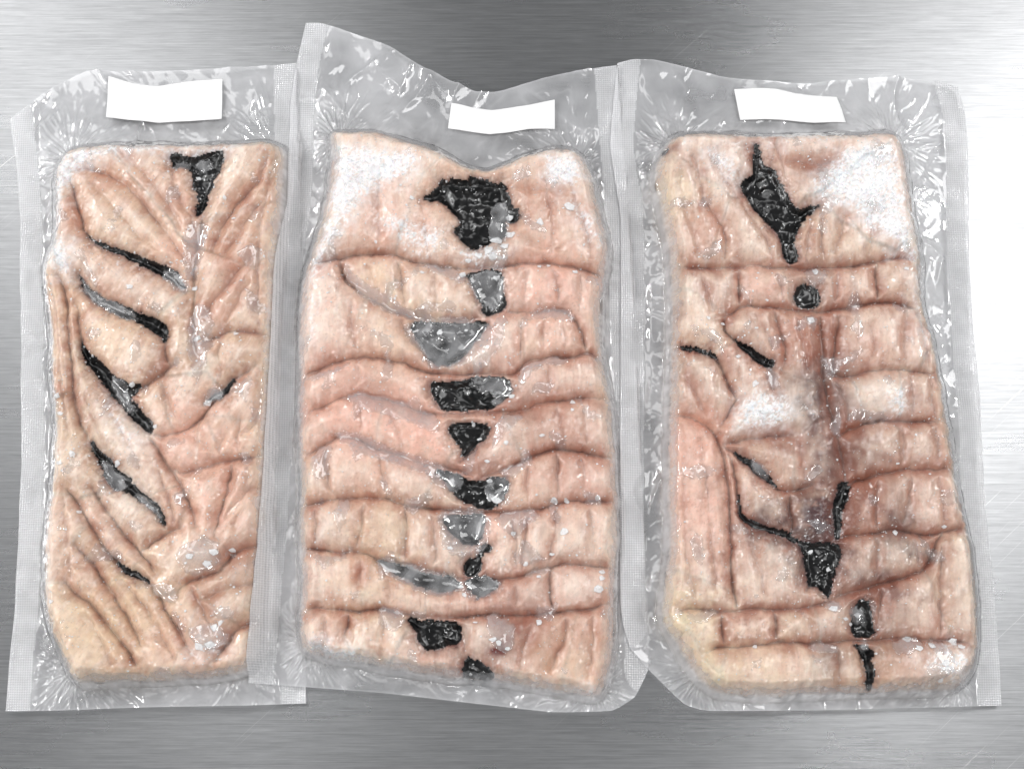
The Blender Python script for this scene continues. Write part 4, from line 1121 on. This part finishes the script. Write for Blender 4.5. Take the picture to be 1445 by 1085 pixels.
    ztip = np.maximum(zz, sample(H, tip[:, 0], tip[:, 1], x0, y0)) + rng.uniform(.0003, .001, n)
    px_, py_ = -np.sin(an) * wd, np.cos(an) * wd
    a = np.column_stack([P[:, 0] + px_, P[:, 1] + py_, zz + .0001])
    b = np.column_stack([P[:, 0] - px_, P[:, 1] - py_, zz + .0001])
    c = np.column_stack([P[:, 0], P[:, 1], zz + .0006])
    tp = np.column_stack([tip, ztip])
    Vn = np.stack([a, b, c, tp], 1).reshape(-1, 3)
    base = np.arange(n)[:, None] * 4
    Tn = np.concatenate([base + np.array([0, 1, 3]), base + np.array([1, 2, 3]), base + np.array([2, 0, 3])])
    o = build_mesh('frost_needles', Vn, Tn, M_FROST, block, smooth=False)
    o['kind'] = 'stuff'

    # ---- the bag: a film drawn tight over the block, loose around it
    dG = sdf(bag, X, Y)
    out = np.maximum(-dB, 0)
    veil = np.full(X.shape, -BIG)
    for pts in D['veil']:
        P = smooth_closed(pxs(pts, TOP), 1)
        veil = np.maximum(veil, sdf(P, X + 1.5 * wx, Y + 1.5 * wy, .03) + rag)
    vmn = sstep(.42, .66, noise(X / .019, Y / .019, seed + 130) + .12 * fn) * (dK < -.001)
    vm = np.maximum(sstep(-.0012, .0008, veil), vmn)
    Hs = np.where(dB > 0, H, 0)
    C1 = closing(blur(Hs, 1), 9, .00004)
    C1 = blur(C1, 2)
    bridge = np.maximum(C1 - Hs, 0)
    film_on = Hs - .00045 + vm * (bridge + .0009)
    # off the block: clings to the side, then sags to the counter
    edge_h = np.where(dB > 0, Hs, 0)
    far = blur(dilate(edge_h, 14, .00012), 3)
    sag = .0035 + .0075 * np.exp(-out / .030) + .0022 * fbm(X / .05, Y / .05, seed + 140, 3)
    tent = np.maximum(sag, far * np.exp(-out / .011) * .92)
    # wrinkles: sharp ridges that radiate from the block and its corners
    wob = .012 * fbm(X / .03, Y / .03, seed + 150, 3)
    rid = lambda n, k=4.5: np.clip(1 - np.abs(n) * k, 0, 1) ** 1.6
    gate = lambda sc, sd_, lo_=-.1, hi_=.5: sstep(lo_, hi_, noise(X / sc, Y / sc, seed + sd_))
    w1 = rid(noise((X + wob) / .040, (Y + .5 * wob) / .030, seed + 151)) * gate(.04, 251)
    w2 = rid(noise((X * .7 + Y * .7 + wob) / .070, (X * .7 - Y * .7) / .022, seed + 152)) * gate(.03, 252)
    w3 = rid(noise((X * .7 - Y * .7 + wob) / .070, (X * .7 + Y * .7) / .022, seed + 153)) * gate(.03, 253)
    w4 = rid(noise((X + .4 * wob) / .009, (Y + .4 * wob) / .011, seed + 154), 3) * gate(.018, 254)
    nearblk = np.exp(-out / .016)
    wb2 = .02 * fbm(X / .07, Y / .07, seed + 170, 2)
    f1 = rid(noise((X * .5 + Y * .86 + wb2) / .20, (X * .86 - Y * .5 + wb2) / .038, seed + 171), 3.2) * gate(.05, 271)
    f2 = rid(noise((X * .5 - Y * .86 + wb2) / .20, (X * .86 + Y * .5 + wb2) / .038, seed + 172), 3.2) * gate(.05, 272)
    f3 = rid(noise((Y + wb2) / .05, (X + wb2) / .20, seed + 173), 3.2) * gate(.06, 273)
    tent = tent + .0030 * (f1 + f2 + .7 * f3) + .0018 * noise(X / .040, Y / .05, seed + 174) + .0009 * (w1 + w2 + w3) * (.25 + .8 * nearblk) + .0006 * nearblk * w4 + .0008 * nearblk * noise(X / .016, Y / .016, seed + 156)
    # folds that fan out from the corners of the block
    for q, (cx, cy) in enumerate(((-1, 1), (1, 1), (-1, -1), (1, -1))):
        kc = blk[np.argmax(blk[:, 0] * cx + blk[:, 1] * cy * .8)] - np.array([cx, cy]) * .004
        th, rr_ = np.arctan2(Y - kc[1], X - kc[0]), np.hypot(X - kc[0], Y - kc[1])
        ray = rid(noise(th * 3.1 + 20, rr_ / .05, seed + 160 + q), 3) + .7 * rid(noise(th * 6.3 + 50, rr_ / .02, seed + 165 + q), 3)
        tent = tent + .0020 * ray * np.exp(-rr_ / .030) * sstep(.002, .012, rr_)
    edge_d = np.full(X.shape, BIG)
    for pts in D['seals']:
        edge_d = np.minimum(edge_d, dist_lines(smooth_open(pxs(pts, .005), 1), X, Y))
    isS = (edge_d < .0165) & (out > .004)
    flat = sstep(.0165, .022, edge_d)
    base_t = np.maximum(sag, far * np.exp(-out / .011) * .92) + .0006 * w1 + .0010 * noise(Y / .03, X / .12, seed + 155)
    tent = tent * flat + base_t * (1 - flat)
    FZ = np.where(dB > 0, film_on, np.maximum(tent, .0012))
    mixw = sstep(-.0005, .0045, dB)
    drape = np.maximum(film_on, np.maximum(Hs + .0008, far * .92 + .0007 * w4 + .0006 * noise(X / .009, Y / .009, seed + 157)))
    mixw = sstep(.002, .0075, dB + .002 * ncol)
    FZ = np.where(dB > 0, film_on * mixw + drape * (1 - mixw), FZ)
    wrap = (1 - mixw) * (dB > 0)
    FZ = np.maximum(FZ, .0012)
    FZ = np.where((dB > .001) | (out > .003), FZ, blur(FZ, 1, 1))
    for (LZ, lx, ly, LG) in below:
        inside = (X > lx[0]) & (X < lx[-1]) & (Y > ly[0]) & (Y < ly[-1])
        z = np.where(inside, sample(LZ, X, Y, lx[0], ly[0]), 0)
        g = np.where(inside, sample(LG, X, Y, lx[0], ly[0]), -1)
        lift = blur(np.where(g > -.002, z + .0011, 0), 2, 1)
        lift = np.where(g > .0, np.maximum(lift, z + .0009), lift)
        FZ = np.where(dB > .002, FZ, np.maximum(FZ, lift))
    # snap the rim of the sheet to the outline
    gy, gx = np.gradient(dG, GRID)
    gl = np.sqrt(gx * gx + gy * gy) + 1e-9
    snap = (dG < 0) & (dG > -1.6 * GRID)
    SX = np.where(snap, X - dG * gx / gl, X)
    SY = np.where(snap, Y - dG * gy / gl, Y)
    inn = dG > 0
    cell = inn[:-1, :-1] | inn[1:, :-1] | inn[:-1, 1:] | inn[1:, 1:]
    marg = sstep(0, .006, out)
    onK = sstep(-.002, .001, dK)
    rim = np.exp(-(veil / .00045) ** 2) * sstep(-.3, .5, lump)
    haze = .05 + .39 * marg + .24 * fbm(X / .04, Y / .04, seed + 160, 3) * marg + (.19 + .10 * ncol + .22 * onK * noise(X / .009, Y / .009, seed + 131) + .25 * rim) * np.maximum(np.maximum(sstep(-.0005, .002, veil), onK * vm), .6 * vmn) * (1 - marg)
    haze = haze + .40 * np.exp(-out / .006) * (dB <= 0) * sstep(-.5, .8, ncol) + .10 * (w1 + w2 + w3) * marg
    haze = haze + wrap * (.10 + .25 * sstep(-.3, .6, ncol + .5 * fn))
    haze = np.clip(haze + .28 * isS + .25 * np.exp(-np.maximum(dG, 0) / .0008), .05, .85)
    FN = grid_normals(FZ, GRID)
    haze = np.clip(haze + .55 * sstep(.25, .8, blur(1 - FN[..., 2], 1, 1)) * (dB < .006), .05, .85)
    pack = thing('vacuum_bag', bag_label, 'vacuum bag', 'vacuum bags of frozen fish')
    cS = isS[:-1, :-1]
    side_of = (X - .5 * (bag[:, 0].min() + bag[:, 0].max()) > 0)[:-1, :-1]

    def sheet(name, cells, mat):
        ci, cj = np.nonzero(cells)
        W = X.shape[1]
        q = np.stack([ci * W + cj, ci * W + cj + 1, (ci + 1) * W + cj + 1, (ci + 1) * W + cj], 1)
        used, inv = np.unique(q, return_inverse=True)
        V = np.stack([SX.ravel()[used], SY.ravel()[used], FZ.ravel()[used]], 1)
        return build_mesh(name, V, inv.reshape(q.shape), mat, pack, FN.reshape(-1, 3)[used], None, {'haze': haze.ravel()[used]})
    sheet('film', cell & ~cS, M_FILM)
    sheet('side_seal', cell & cS & ~side_of, M_SEAL)
    sheet('side_seal', cell & cS & side_of, M_SEAL)
    # the paper sticker on the film
    LP = smooth_closed(pxs(D['label'], .010), 0)
    llo, lhi = LP.min(0) - .002, LP.max(0) + .002
    g = .001
    lx, ly = np.meshgrid(np.arange(llo[0], lhi[0], g), np.arange(llo[1], lhi[1], g))
    LPs = LP
    dl = sdf(LPs, lx, ly)
    ggy, ggx = np.gradient(dl, g)
    gg = ggx ** 2 + ggy ** 2 + 1e-9
    sn = (dl < 0) & (dl > -1.6 * g)
    qx, qy = np.where(sn, lx - dl * ggx / gg, lx), np.where(sn, ly - dl * ggy / gg, ly)
    FB = blur(FZ, 6, 2)
    lift = max(0., float(np.max((sample(FZ, lx, ly, x0, y0) - sample(FB, lx, ly, x0, y0))[dl > 0])))
    qz = sample(FB, qx, qy, x0, y0) + lift + .0003
    inl = dl > 0
    cl = inl[:-1, :-1] | inl[1:, :-1] | inl[:-1, 1:] | inl[1:, 1:]
    ci, cj = np.nonzero(cl)
    W = lx.shape[1]
    q = np.stack([ci * W + cj, ci * W + cj + 1, (ci + 1) * W + cj + 1, (ci + 1) * W + cj], 1)
    used, inv = np.unique(q, return_inverse=True)
    V = np.stack([qx.ravel()[used], qy.ravel()[used], qz.ravel()[used]], 1)
    st = build_mesh('paper_label', V, inv.reshape(q.shape), M_PAPER, pack)
    st['label'] = sticker_label
    md = st.modifiers.new('thickness', 'SOLIDIFY')
    md.thickness = .0002
    md.offset = -1
    return FZ, xs, ys, dG


lower = []
lower.append(build_pack(LEFT, 11, 'block of pale fillets lying diagonally with slim black gaps between them',
                        'clear vacuum bag with a cut upper left corner, lying partly under its neighbour', 'blank white paper label with a dipping top edge', lower))
lower.append(build_pack(MID, 23, 'block of pink fillets in level rows, black and grey patches down its middle',
                        'tall clear vacuum bag with a pointed upper left corner, between the other two bags', 'blank white paper label curving along the dip of the bag', lower))
lower.append(build_pack(RIGHT, 37, 'block of fillets with a purple seam, round black spot and frosted corner',
                        'clear vacuum bag with a folded lower left corner, lying over the edge of its neighbour', 'blank white paper label slanting down to the right', lower))
